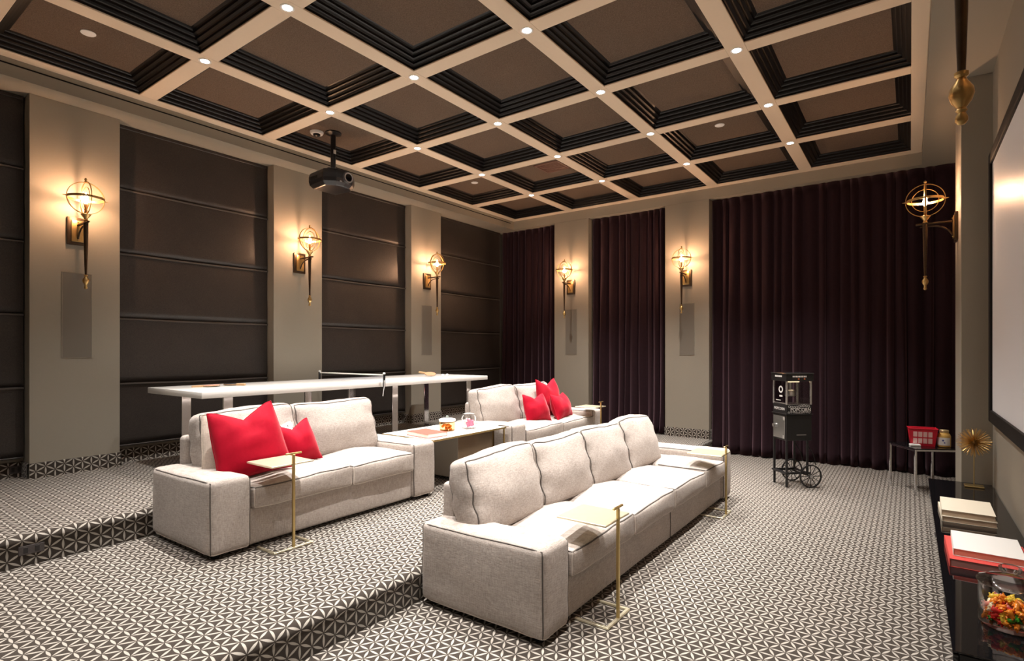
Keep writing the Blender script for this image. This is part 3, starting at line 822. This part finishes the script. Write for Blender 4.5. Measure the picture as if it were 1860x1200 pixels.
# pink candy jar
jar_g = M['glass']
pjr = empty('candy_jar', 'lidded glass jar of pink and white candy on the white table', 'candy jar', (-4.07, 4.76, TZ))
G().lathe([(0.065, 0.0), (0.083, 0.012), (0.085, 0.13), (0.072, 0.15)], n=28).build('glass_body', jar_g, pjr, True)
G().lathe([(0.078, 0.152), (0.08, 0.16), (0.05, 0.178), (0.016, 0.184), (0.012, 0.192), (0.024, 0.204), (0.020, 0.220), (0.002, 0.224)], n=24, close=False).build('lid', jar_g, pjr, True)
pk = mat('pink_candy', (0.86, 0.16, 0.25), 0.45); wc = mat('white_candy', (0.86, 0.80, 0.80), 0.5)
for nm, mm, off in (('pink_fill', pk, 0.0), ('white_fill', wc, PI)):
    g = G()
    for k in range(14):
        a = off+R.uniform(-1.3, 1.3); r = R.uniform(0.01, 0.055); z = R.uniform(0.02, 0.06)
        p = Vector((r*math.cos(a), r*math.sin(a), z)); q = p+Vector((R.uniform(-0.02, 0.02), R.uniform(-0.02, 0.02), R.uniform(0.03, 0.06)))
        g.cyl(p, q, 0.011, n=8)
    o = g.build(nm, mm, pjr, True); o['kind'] = 'stuff'
mg = empty('magazine', 'open pale magazine beside the pink candy jar', 'magazine', (-4.06, 5.00, TZ), 0.2)
mpm = mat('magazine_print', (0.8, 0.79, 0.77), 0.4); nm_ = N(mpm)
nm_.color(nm_.ramp(nm_.noise(26, 3), [(0.42, (0.33, 0.33, 0.35)), (0.55, (0.84, 0.83, 0.81))]))
for s_ in (-1, 1):
    g = G(); 
    for k in range(7):
        u = k/6; z = 0.003+0.010*math.sin(PI*min(1, u*1.6))*(1-u)
        g.v += [(-0.13, s_*u*0.16, z), (0.13, s_*u*0.16, z), (-0.13, s_*u*0.16, 0.0), (0.13, s_*u*0.16, 0.0)]
    for k in range(6):
        a = k*4; g.f += [(a, a+1, a+5, a+4), (a+2, a+6, a+7, a+3), (a, a+4, a+6, a+2), (a+1, a+3, a+7, a+5)]
    g.f.append((24, 25, 27, 26)); g.build('page_spread', mpm, mg, True)

# ---- long white games table
TH = 1.247
gt = empty('game_table', 'long white table tennis table with chrome legs behind the loveseats', 'table', (0, 0, P2))
for a, b in ((2.41, 4.528), (4.532, 6.65)):
    G().bbox(-6.50, -5.30, a, b, TH-P2-0.062, TH-P2, 0.006, 2).build('table_top', M['white'], gt, True)
for y in (2.73, 4.22, 4.90, 6.38):
    t_ = G()
    for x in (-6.36, -5.46): t_.bbox(x-0.010, x+0.010, y-0.048, y+0.048, 0.0, TH-P2-0.062, 0.003, 1)
    t_.bbox(-6.36, -5.46, y-0.048, y+0.048, 0.0, 0.02, 0.003, 1); t_.bbox(-6.36, -5.46, y-0.048, y+0.048, TH-P2-0.085, TH-P2-0.062, 0.003, 1)
    t_.build('leg_frame', M['chrome'], gt)
nt = empty('table_net', 'low table tennis net with white tape across the white table', 'net', (-5.9, 4.53, TH))
G().bbox(-0.66, 0.655, -0.004, 0.004, 0.078, 0.094, 0.002, 1).build('top_tape', M['whiteplastic'], nt)
G().box(-0.66, 0.655, -0.001, 0.001, 0.008, 0.078).build('net_mesh', glass('net_gauze', (0.86, 0.87, 0.90), 0.02, 0.6), nt)
for s_ in (-1, 1):
    G().bbox(s_*0.66-0.012, s_*0.66+0.012, -0.012, 0.012, -0.07, 0.098, 0.003, 1).build('clamp_post', M['projblack'], nt)
    G().lathe([(0.016, 0.095), (0.018, 0.105), (0.012, 0.115), (0.002, 0.117)], (s_*0.66, 0, 0), 12, False).build('post_cap', M['whiteplastic'], nt, True)
G().tube([(0.675, -0.01, 0.02), (0.682, -0.015, -0.05), (0.680, -0.03, -0.12), (0.684, -0.04, -0.17)], 0.004, 6).build('tension_cord', M['whiteplastic'], nt, True)
wood = noisy('pale_wood', (0.52, 0.31, 0.15), (0.64, 0.42, 0.23), 12, 0.5, 0.05, 0.001, stretch=(1, 12, 12))
def paddle(loc, rot, face, lab):
    t = empty('paddle', lab, 'paddle', loc); t.rotation_euler = rot
    n = 28; pts = []
    for k in range(n):
        a = 2*PI*k/n; pts.append((0.083*math.cos(a)*(1.0 if math.cos(a) > -0.5 else 0.97), 0.076*math.sin(a)))
    def slab(z0, z1):
        g = G(); g.v = [(x, y, z0) for x, y in pts]+[(x, y, z1) for x, y in pts]
        g.f = [tuple(range(n-1, -1, -1)), tuple(range(n, 2*n))]+[(k, (k+1) % n, n+(k+1) % n, n+k) for k in range(n)]; return g
    slab(-0.003, 0.003).build('blade', wood, t); slab(0.003, 0.006).build('rubber', face, t); slab(-0.006, -0.003).build('rubber', flat('black_rubber', (0.02, 0.02, 0.02), 0.6), t)
    G().bbox(-0.185, -0.07, -0.014, 0.014, -0.011, 0.011, 0.005, 2).build('handle', wood, t, True)
paddle((-6.05, 2.85, TH+0.013), (0, d(-2), d(75)), flat('salmon_rubber', (0.60, 0.30, 0.22), 0.5), 'table tennis paddle lying near left end of white table')
paddle((-6.12, 3.10, TH+0.012), (0, 0, d(200)), flat('dark_rubber', (0.03, 0.03, 0.035), 0.5), 'dark table tennis paddle near left end of white table')
paddle((-5.75, 5.85, TH+0.042), (d(14), d(8), d(20)), flat('orange_rubber', (0.62, 0.27, 0.15), 0.5), 'orange table tennis paddle propped near right end of white table')
bg = G(); bg.lathe([(0.02*math.sin(PI*k/12)+0.0001, -0.02*math.cos(PI*k/12)) for k in range(13)], n=16, close=False)
for k, (x, y, lab) in enumerate(((-5.62, 5.98, 'white ball leaning against the orange paddle'), (-5.66, 6.12, 'white ball farthest right on the white table'))):
    o = bg.build('table_tennis_ball', M['whiteplastic'], None, 'all', loc=(x, y, TH+0.0202)); tag(o, lab, 'ball')

# ---- lettering helper: real text turned into a thin mesh
def text_mesh(txt, size, m, parent, loc, rot, name='lettering', ext=0.0008, sx=1.0):
    cu = bpy.data.curves.new('lettering', 'FONT'); cu.body = txt; cu.size = size; cu.extrude = ext
    cu.align_x = 'CENTER'; cu.align_y = 'CENTER'
    tmp = bpy.data.objects.new('lettering', cu); COL.objects.link(tmp)
    dg = bpy.context.evaluated_depsgraph_get()
    me = bpy.data.meshes.new_from_object(tmp.evaluated_get(dg)); me.name = name
    bpy.data.objects.remove(tmp); bpy.data.curves.remove(cu)
    me.materials.clear(); me.materials.append(m)
    o = bpy.data.objects.new(name, me); COL.objects.link(o); o.parent = parent; o.location = loc; o.rotation_euler = rot; o.scale = (sx, 1, 1)
    return o

# ---- popcorn cart: local x = from the legs to the wheels, local y = away from the viewer
cang = math.atan2(0.67, 0.74)
pc = empty('popcorn_cart', 'black popcorn machine on a cart with two spoked wheels', 'popcorn cart', (-1.195, 7.21, 0.0), cang)
BK = M['black']; LX, WY = 0.325, 0.275
ink = flat('white_print', (0.80, 0.80, 0.78), 0.5)
silver = mat('silver_trim', (0.70, 0.70, 0.71), 0.25, metal=0.9)
cabz0, cabz1 = 0.555, 0.865
G().bbox(0.0, LX, 0.0, WY, cabz0, cabz1, 0.004, 1).build('cabinet', BK, pc)
G().box(LX*0.40, LX*0.78, -0.0012, 0.0, 0.621, 0.629).build('nameplate', M['steel'], pc)
dr = G(); dr.bbox(-0.008, -0.0005, 0.02, WY-0.02, cabz0+0.02, cabz1-0.02, 0.002, 1); dr = dr.build('door', mat('grey_steel_door', (0.33, 0.33, 0.32), 0.18, metal=0.8), pc)
G().cyl((-0.03, WY-0.055, 0.72), (-0.007, WY-0.055, 0.72), 0.024, 0.020, 16).build('door_knob', M['steel'], dr, True)
hg = G()
for zz in (0.60, 0.82): hg.bbox(-0.014, -0.007, 0.024, 0.052, zz-0.022, zz+0.022, 0.002, 1)
hg.build('hinge', M['chrome'], dr)
# machine base with lettering
mz0, mz1 = 0.868, 0.985
G().bbox(-0.012, LX+0.012, -0.012, WY+0.012, mz0, mz0+0.012, 0.003, 1).build('base_tray', BK, pc)
mb = G().bbox(0.0, LX, 0.0, WY, mz0+0.012, mz1, 0.004, 1).build('machine_base', BK, pc)
text_mesh('POPCORN', 0.058, ink, mb, (LX/2+0.02, -0.0012, 0.925), (PI/2, d(-6)*0, 0), 'lettering', sx=0.95)
text_mesh('POPCORN', 0.045, ink, mb, (-0.0012, WY/2, 0.930), (PI/2, 0, -PI/2), 'lettering')
sw = G()
for k in range(9):
    a = k/8*2*PI; sw.ring((LX*(0.12+0.76*(k/8)), -0.001, 0.965-0.01*math.sin(a)), 0.012, 0.001, 0.003, 'x', 14)
    sw.ring((LX*(0.10+0.80*(k/8)), -0.001, 0.893+0.008*math.sin(a*1.5)), 0.010, 0.001, 0.003, 'x', 14)
sw = sw.build('scroll_print', ink, mb); sw['kind'] = 'stuff'
# glazed popping box
gz0, gz1 = mz1, 1.268
for (px_, py_) in ((0.008, 0.008), (LX-0.008, 0.008), (0.008, WY-0.008), (LX-0.008, WY-0.008)):
    G().bbox(px_-0.010, px_+0.010, py_-0.010, py_+0.010, gz0, gz1, 0.002, 1).build('corner_post', silver, pc)
G().box(0.018, LX-0.018, 0.004, 0.007, gz0+0.004, gz1).build('glass_pane', M['glass'], pc)
G().box(0.018, LX-0.018, WY-0.007, WY-0.004, gz0+0.004, gz1).build('glass_pane', M['glass'], pc)
g1 = G().box(0.004, 0.007, 0.018, WY-0.018, gz0+0.004, gz1).build('glass_pane', M['smoke'], pc)
G().box(LX-0.007, LX-0.004, 0.018, WY-0.018, gz0+0.004, gz1).build('glass_pane', M['glass'], pc)
for zz in (gz0+0.006, ): G().bbox(0.0, 0.012, 0.018, WY-0.018, zz, zz+0.014, 0.002, 1).build('pane_rail', silver, pc)
wm = G()
wm.ring((0.003, WY*0.42, 1.165), 0.034, 0.0012, 0.018, 'y', 20); wm.box(0.0025, 0.0035, WY*0.30, WY*0.52, 1.075, 1.095); wm.box(0.0025, 0.0035, WY*0.42, WY*0.78, 1.028, 1.036)
wm.build('window_print', ink, g1)
G().bbox(0.02, LX-0.02, 0.02, WY-0.02, gz0, gz0+0.008, 0.002, 1).build('tray_floor', silver, pc)
kt = G(); kt.lathe([(0.045, 1.075), (0.062, 1.085), (0.064, 1.140), (0.058, 1.148)], (LX*0.42, WY*0.5, 0), 24); kt = kt.build('kettle', M['steel'], pc, True)
G().lathe([(0.058, 1.148), (0.040, 1.160), (0.006, 1.166)], (LX*0.42, WY*0.5, 0), 20, False).build('kettle_lid', M['steel'], kt, True)
G().bbox(LX*0.42-0.012, LX*0.42+0.012, WY*0.5-0.012, WY*0.5+0.012, 1.16, gz1, 0.002, 1).build('kettle_hanger', M['steel'], pc)
wb = mat('warm_interior_lamp', (1, 0.9, 0.75), 0.5, em=(1.0, 0.72, 0.42), ems=1.0)
G().bbox(LX*0.3, LX*0.75, WY*0.4, WY*0.6, gz1-0.02, gz1-0.006, 0.004, 1).build('interior_lamp', wb, pc)
# canopy
cn = G().bbox(-0.014, LX+0.014, -0.014, WY+0.014, gz1, 1.352, 0.004, 1).build('canopy', BK, pc)
G().bbox(-0.020, LX+0.020, -0.020, WY+0.020, 1.352, 1.366, 0.004, 1).build('canopy_lid', mat('glossy_black_lid', (0.02, 0.02, 0.02), 0.08, spec=0.8), cn)
tm = G()
for k in range(9): tm.box(LX*(0.22+0.062*k), LX*(0.22+0.062*k)+0.014, -0.0155, -0.0142, 1.315, 1.333)
for k in range(7): tm.box(-0.0155, -0.0142, WY*(0.24+0.075*k), WY*(0.24+0.075*k)+0.015, 1.315, 1.335)
tm.build('faded_print', ink, cn)
bt = G()
for k in (0.45, 0.68): bt.cyl((LX*k, -0.022, 1.295), (LX*k, -0.013, 1.295), 0.009, n=12)
bt.build('switch', mat('orange_switch', (0.55, 0.16, 0.06), 0.4), cn, True)
# cart legs, shelf rails, wheels
for (px_, py_, zb) in ((0.012, 0.012, 0.0), (0.012, WY-0.012, 0.0), (LX-0.05, 0.012, 0.14), (LX-0.05, WY-0.012, 0.14)):
    G().bbox(px_-0.011, px_+0.011, py_-0.011, py_+0.011, zb, cabz0, 0.002, 1).build('leg', BK, pc)
for py_ in (0.012, WY-0.012):
    G().bbox(0.012, LX-0.01, py_-0.010, py_+0.010, 0.155, 0.178, 0.002, 1).build('side_rail', BK, pc)
    G().tube([(LX-0.05, py_, cabz0-0.04), (LX+0.03, py_, 0.38), (LX+0.06, py_, 0.26)], 0.006, 6).build('handle_brace', BK, pc, True)
G().bbox(-0.012, 0.030, -0.008, WY+0.008, 0.155, 0.178, 0.002, 1).build('cross_rail', BK, pc)
G().bbox(LX-0.062, LX-0.038, 0.0, WY, 0.155, 0.178, 0.002, 1).build('cross_rail', BK, pc)
WR = 0.138; wx = LX-0.045
G().cyl((wx, -0.05, WR), (wx, WY+0.05, WR), 0.008, n=10).build('axle', BK, pc, True)
for py_ in (-0.045, WY+0.045):
    wh = G().ring((wx, py_, WR), WR-0.007, 0.016, 0.013, 'x', 36).build('wheel', BK, pc)
    hb = G(); hb.cyl((wx, py_-0.018, WR), (wx, py_+0.018, WR), 0.020, 0.020, 16); hb.build('hub', M['steel'], wh, True)
    for k in range(12):
        a = 2*PI*k/12
        G().cyl((wx+0.018*math.cos(a), py_, WR+0.018*math.sin(a)), (wx+(WR-0.012)*math.cos(a), py_, WR+(WR-0.012)*math.sin(a)), 0.0045, n=6).build('spoke', BK, wh)

# ---- black glass side table with chrome legs
ga = math.atan2(0.51, 0.86)
gtb = empty('glass_side_table', 'square black glass table on chrome legs before the curtain', 'side table', (0.045, 7.66, 0), ga)
S = 0.50; GH = 0.53       # local x along (0.86,0.51), local y along (-0.51,0.86)
G().bbox(0, S, 0, S, GH-0.012, GH, 0.002, 1).build('glass_top', M['blackgloss'], gtb)
for (a, b) in ((0.012, 0.012), (S-0.012, 0.012), (0.012, S-0.012), (S-0.012, S-0.012)):
    G().bbox(a-0.011, a+0.011, b-0.011, b+0.011, 0, GH-0.012, 0.002, 1).build('leg', M['chrome'], gtb)
for (a, b, c_, e) in ((0.02, S-0.02, 0.004, 0.020), (0.02, S-0.02, S-0.020, S-0.004), (0.004, 0.020, 0.02, S-0.02), (S-0.020, S-0.004, 0.02, S-0.02)):
    G().bbox(a, b, c_, e, GH-0.034, GH-0.012, 0.002, 1).build('apron_rail', M['chrome'], gtb)

# red popcorn tub
rt = empty('popcorn_tub', 'red tub with white lettering on the black glass table', 'tub', (0.115, 7.99, GH), ga-0.42)
rp = mat('red_plastic', (0.62, 0.012, 0.035), 0.35)
def tub(w0, d0, w1, d1, z0, z1, th):
    g = G()
    for (w_, d_, z_) in ((w0, d0, z0), (w1, d1, z1), (w1-th, d1-th, z1), (w0-th, d0-th, z0+th)):
        g.v += [(-w_/2, -d_/2, z_), (w_/2, -d_/2, z_), (w_/2, d_/2, z_), (-w_/2, d_/2, z_)]
    g.f.append((3, 2, 1, 0)); g.f.append((12, 13, 14, 15))
    for k in range(3):
        for q in range(4): g.f.append((k*4+q, k*4+(q+1) % 4, (k+1)*4+(q+1) % 4, (k+1)*4+q))
    return g
tb = tub(0.22, 0.13, 0.27, 0.17, 0.0, 0.20, 0.008).build('tub_body', rp, rt)
g = G()
rim = [(-0.137, -0.087), (0.137, -0.087), (0.137, 0.087), (-0.137, 0.087)]
g.tube([(x, y, 0.20) for x, y in rim], 0.006, 6, True); g.build('rim', rp, rt)
sl = math.atan2(0.02, 0.20)
pkw = flat('pale_pink_print', (0.86, 0.55, 0.54), 0.5)
lg = G()
for row, (z0_, z1_) in enumerate(((0.105, 0.165), (0.03, 0.09))):
    for k in range(4):
        xa = -0.095+0.047*k
        yb0 = -(0.065+0.02*(z0_/0.20))-0.0012; yb1 = -(0.065+0.02*(z1_/0.20))-0.0012
        lg.add([(xa, yb0, z0_), (xa+0.038, yb0, z0_), (xa+0.038, yb1, z1_), (xa, yb1, z1_), (xa, yb0+0.001, z0_), (xa+0.038, yb0+0.001, z0_), (xa+0.038, yb1+0.001, z1_), (xa, yb1+0.001, z1_)],
               [(0, 1, 2, 3), (4, 7, 6, 5), (0, 4, 5, 1), (1, 5, 6, 2), (2, 6, 7, 3), (3, 7, 4, 0)])
lg.build('lettering_print', pkw, tb)
cd_ = empty('card', 'small white packet lying before the red tub', 'packet', (0.045, 7.875, GH), 0.25)
G().bbox(-0.05, 0.05, -0.035, 0.035, 0.0, 0.022, 0.004, 2).build('wrapper', M['whiteplastic'], cd_)
g = G(); g.box(-0.03, 0.03, -0.02, 0.02, 0.0222, 0.0226); g.build('print', flat('mint_print', (0.55, 0.70, 0.66), 0.5), cd_)
kj = empty('kernel_jar', 'jar of golden popcorn kernels with white label beside the red tub', 'jar', (0.315, 7.99, GH))
G().lathe([(0.045, 0.0), (0.060, 0.006), (0.063, 0.02), (0.063, 0.125), (0.055, 0.15), (0.040, 0.165), (0.038, 0.17)], n=28).build('glass_body', noisy('golden_kernels', (0.50, 0.28, 0.06), (0.72, 0.48, 0.16), 130, 0.15, 0.4, 0.002), kj, True)
G().lathe([(0.043, 0.168), (0.044, 0.172), (0.044, 0.192), (0.040, 0.196), (0.0, 0.197)], n=24, close=False).build('lid', flat('gold_lid', (0.62, 0.48, 0.26), 0.4, metal=0.6), kj, True)
g = G(); n_ = 14
for k in range(n_+1):
    a = -PI*0.95+PI*0.75*k/n_
    for z_ in (0.025, 0.112): g.v.append((0.0642*math.cos(a), 0.0642*math.sin(a), z_))
for k in range(n_): g.f.append((2*k, 2*k+2, 2*k+3, 2*k+1))
lb = g.build('label', flat('white_label', (0.82, 0.82, 0.84), 0.6), kj)
g = G()
for (a, z_, r_) in ((-1.75, 0.080, 0.010), (-1.55, 0.055, 0.008)):
    p = Vector((0.0646*math.cos(a), 0.0646*math.sin(a), z_)); g.cyl(p, p*1.0+Vector((math.cos(a), math.sin(a), 0))*0.0008, r_, n=12)
g.build('label_mark', flat('blue_ink', (0.10, 0.12, 0.35), 0.6), lb)

# ---- black glossy console under the screen
co = empty('media_console', 'long glossy black console below the screen', 'console', (0, 0, 0))
CX0, CX1, CY0, CY1, CH = 0.134, 0.578, 2.75, 6.33, 0.46
G().bbox(CX0, CX1, CY0, CY1, CH-0.008, CH, 0.002, 1).build('glass_top', M['blackgloss'], co)
G().bbox(CX0+0.02, CX1, CY0+0.004, CY1-0.004, 0.06, CH-0.010, 0.003, 1).build('carcass', M['black'], co)
for k in range(3):
    a = CY0+(CY1-CY0)*k/3+0.003; b = CY0+(CY1-CY0)*(k+1)/3-0.003
    f_ = G().bbox(CX0+0.002, CX0+0.020, a, b, 0.07, CH-0.014, 0.002, 1).build('drawer_front', M['blackgloss'], co)
    G().bbox(CX0-0.004, CX0+0.003, (a+b)/2-0.06, (a+b)/2+0.06, CH-0.040, CH-0.032, 0.001, 1).build('pull', M['steel'], f_)
for y in (CY0+0.08, (CY0+CY1)/2, CY1-0.08):
    for x in (CX0+0.06, CX1-0.05): G().bbox(x-0.02, x+0.02, y-0.02, y+0.02, 0.0, 0.062, 0.002, 1).build('foot', M['black'], co)
# books on the console (spine toward the room)
creamc = noisy('cream_cloth', (0.74, 0.68, 0.55), (0.79, 0.73, 0.60), 250, 0.75, 0.1, 0.001)
tanp = noisy('tan_pages', (0.60, 0.47, 0.34), (0.68, 0.54, 0.40), 150, 0.8, 0.2, 0.001, stretch=(1, 1, 40))
redc = noisy('red_cloth', (0.66, 0.07, 0.06), (0.72, 0.10, 0.085), 250, 0.65, 0.1, 0.001)
whitec = noisy('white_cloth', (0.84, 0.84, 0.82), (0.88, 0.88, 0.86), 250, 0.6, 0.05, 0.001)
pinkp = noisy('salmon_pages', (0.74, 0.36, 0.27), (0.80, 0.42, 0.32), 150, 0.8, 0.2, 0.001, stretch=(1, 1, 40))
duskp = noisy('dusky_rose_pages', (0.46, 0.22, 0.20), (0.52, 0.26, 0.24), 150, 0.8, 0.2, 0.001, stretch=(1, 1, 40))
e = 0.0005
book('book', 0.290, 0.43, 0.038, (0.318, 5.005, CH+e), 0.02, creamc, tanp, 'lower cream book of the stack near the brass starburst')
book('book', 0.285, 0.42, 0.040, (0.320, 5.010, CH+0.038+2*e), -0.015, creamc, tanp, 'upper cream book of the stack near the brass starburst')
book('book', 0.355, 0.46, 0.045, (0.348, 4.04, CH+e), 0.01, redc, duskp, 'red book lying under the white book on the console')
book('book', 0.300, 0.385, 0.040, (0.345, 4.06, CH+0.045+2*e), -0.02, whitec, pinkp, 'white covered book on top of the red book')
# brass starburst
ub = empty('starburst_sculpture', 'brass sea urchin starburst on a thin stand', 'sculpture', (0.445, 6.155, CH))
G().bbox(-0.066, 0.066, -0.055, 0.055, 0, 0.014, 0.003, 1).build('base_plate', M['brass'], ub)
G().cyl((0, 0, 0.014), (0, 0, 0.37), 0.004, n=8).build('rod', M['brass'], ub, True)
uz = 0.385
G().lathe([(0.022*math.sin(PI*k/10)+1e-4, uz-0.022*math.cos(PI*k/10)) for k in range(11)], n=14, close=False).build('core', M['brass'], ub, True)
g = G(); NS = 190
for k in range(NS):
    z_ = 1-2*(k+0.5)/NS; a = k*2.39996; rr = math.sqrt(1-z_*z_); v_ = Vector((rr*math.cos(a), rr*math.sin(a), z_))
    c_ = Vector((0, 0, uz)); g.cyl(c_+v_*0.015, c_+v_*(0.122+R.uniform(-0.008, 0.006)), 0.0026, 0.0018, 5)
sp = g.build('spikes', M['gold'], ub); sp['kind'] = 'stuff'

# ---- glass candy jars on the console
def glass_jar(x, y, r, h, lab):
    t = empty('candy_jar', lab, 'candy jar', (x, y, CH+0.0005))
    G().lathe([(0.0, 0.0), (r*0.86, 0.0), (r*0.97, 0.008), (r, 0.025), (r, h*0.86), (r*0.96, h*0.96), (r*0.93, h), (r*0.90, h), (r*0.93, h*0.95), (r*0.965, h*0.85), (r*0.965, 0.028), (r*0.92, 0.014), (0.0, 0.010)], n=40, close=False).build('glass_body', M['glass'], t, True)
    ld = G().lathe([(0.0, h+0.004), (r*0.90, h+0.004), (r*1.03, h+0.004), (r*1.05, h+0.010), (r*1.0, h+0.018), (r*0.80, h+0.026), (r*0.72, h+0.032), (r*0.45, h+0.040), (r*0.28, h+0.044)], n=40, close=False).build('lid', M['lidglass'], t, True)
    G().lathe([(r*0.24, h+0.044), (r*0.22, h+0.052), (r*0.34, h+0.062), (r*0.36, h+0.076), (r*0.27, h+0.084), (0.0, h+0.085)], n=28, close=False).build('lid_knob', M['lidglass'], ld, True)
    return t
JX, JY, JR, JH = 0.345, 3.135, 0.108, 0.172
glass_jar(JX, JY, JR, JH, 'clear lidded jar of colourful gummy candy on the black console')
glass_jar(0.468, 2.945, 0.100, 0.185, 'clear jar of white candy cut by the right image edge')
gm = {}
for nm, c in (('red', (0.80, 0.03, 0.02)), ('orange', (0.90, 0.27, 0.02)), ('yellow', (0.90, 0.62, 0.06)), ('green', (0.06, 0.36, 0.03)), ('pink', (0.85, 0.35, 0.30)), ('pale', (0.90, 0.78, 0.50))):
    gm[nm] = mat('gummy_'+nm, c, 0.25, spec=0.6); gm[nm].node_tree.nodes['Principled BSDF'].inputs['Subsurface Weight'].default_value = 0.0
def gummy_mesh(nm):
    g = G()
    g.lathe([(0.001, -0.016), (0.008, -0.014), (0.0105, -0.006), (0.009, 0.002), (0.0075, 0.005), (0.0085, 0.010), (0.006, 0.016), (0.001, 0.018)], n=8, close=False)
    for s_ in (-1, 1):
        g.cyl((s_*0.006, 0, 0.014), (s_*0.008, 0, 0.020), 0.0035, 0.002, 6); g.cyl((s_*0.007, 0.004, -0.002), (s_*0.010, 0.010, 0.002), 0.0035, 0.0025, 6); g.cyl((s_*0.006, 0.004, -0.011), (s_*0.008, 0.011, -0.012), 0.004, 0.003, 6)
    o = g.build('gummy_candy', gm[nm], None, 'all'); me = o.data; bpy.data.objects.remove(o); return me
gmes = {k: gummy_mesh(k) for k in gm}
names = ['orange']*8+['yellow']*7+['red']*3+['pale']*3+['pink']*3+['green']*3
placed = []
for lay in range(4):
    rings = [(0.0, 1), (0.032, 6), (0.058, 10), (0.076, 14)]
    for (rad, cnt) in rings:
        for k in range(cnt):
            if rad > 0.09: continue
            a = 2*PI*k/cnt+lay*0.7+R.uniform(-0.12, 0.12); rr = max(0, rad+R.uniform(-0.006, 0.004))
            z_ = 0.029+lay*0.024+R.uniform(-0.003, 0.005)
            if lay == 3 and (rad > 0.07 or R.random() < 0.35): continue
            placed.append((rr*math.cos(a), rr*math.sin(a), z_))
for (x, y, z_) in placed:
    nm = R.choice(names); o = bpy.data.objects.new('gummy_candy', gmes[nm]); COL.objects.link(o)
    o.location = (JX+x, JY+y, CH+z_); o.rotation_euler = (R.uniform(0, 6), R.uniform(0, 6), R.uniform(0, 6)); o.scale = (1.1, 1.1, 1.1)
    tag(o, '%s gummy candy in the clear jar on the black console' % {'pale': 'pale yellow'}.get(nm, nm), 'candy', '%s gummy candies in the jar' % nm)
wcg = G(); wcg.lathe([(0.014*math.sin(PI*k/8)+1e-4, -0.010*math.cos(PI*k/8)) for k in range(9)], n=12, close=False)
wo = wcg.build('white_mint', wc, None, True); wme = wo.data; bpy.data.objects.remove(wo)
for lay in range(6):
    for (rad, cnt) in ((0.02, 3), (0.05, 8), (0.078, 14)):
        for k in range(cnt):
            if (lay < 5 and rad < 0.06) or math.cos(2*PI*k/cnt+lay*0.4) > 0.2: continue
            a = 2*PI*k/cnt+lay*0.4; o = bpy.data.objects.new('white_mint', wme); COL.objects.link(o)
            o.location = (0.468+rad*math.cos(a), 2.945+rad*math.sin(a), CH+0.026+lay*0.021); o.rotation_euler = (R.uniform(-0.6, 0.6), R.uniform(-0.6, 0.6), 0)
            tag(o, 'white mint candy in the jar at the right image edge', 'candy', 'white mints in the cropped jar')

# ---- small plates set in the carpeted riser and base
dk = noisy('charcoal_plate', (0.045, 0.038, 0.038), (0.10, 0.088, 0.085), 120, 0.55, 0.3, 0.001)
def plate(loc, rz, w_, h_, lab):
    t = empty('outlet_cover', lab, 'outlet cover', loc, rz)
    G().bbox(0.0, 0.006, -w_/2, w_/2, -h_/2, h_/2, 0.003, 1).build('plate', dk, t)
    g = G()
    for s_ in (-1, 1): g.bbox(0.005, 0.0075, s_*w_*0.22-0.012, s_*w_*0.22+0.012, -h_*0.3, h_*0.3, 0.001, 1)
    g.build('socket', flat('dark_socket', (0.02, 0.018, 0.018), 0.5), t)
plate((R2+0.001, 1.065, 0.318), 0, 0.135, 0.062, 'charcoal outlet plate in the carpeted step at the left')
plate((XB+0.0145, 1.45, P2+0.075), 0, 0.10, 0.075, 'charcoal outlet plate in the carpeted base at the left edge')
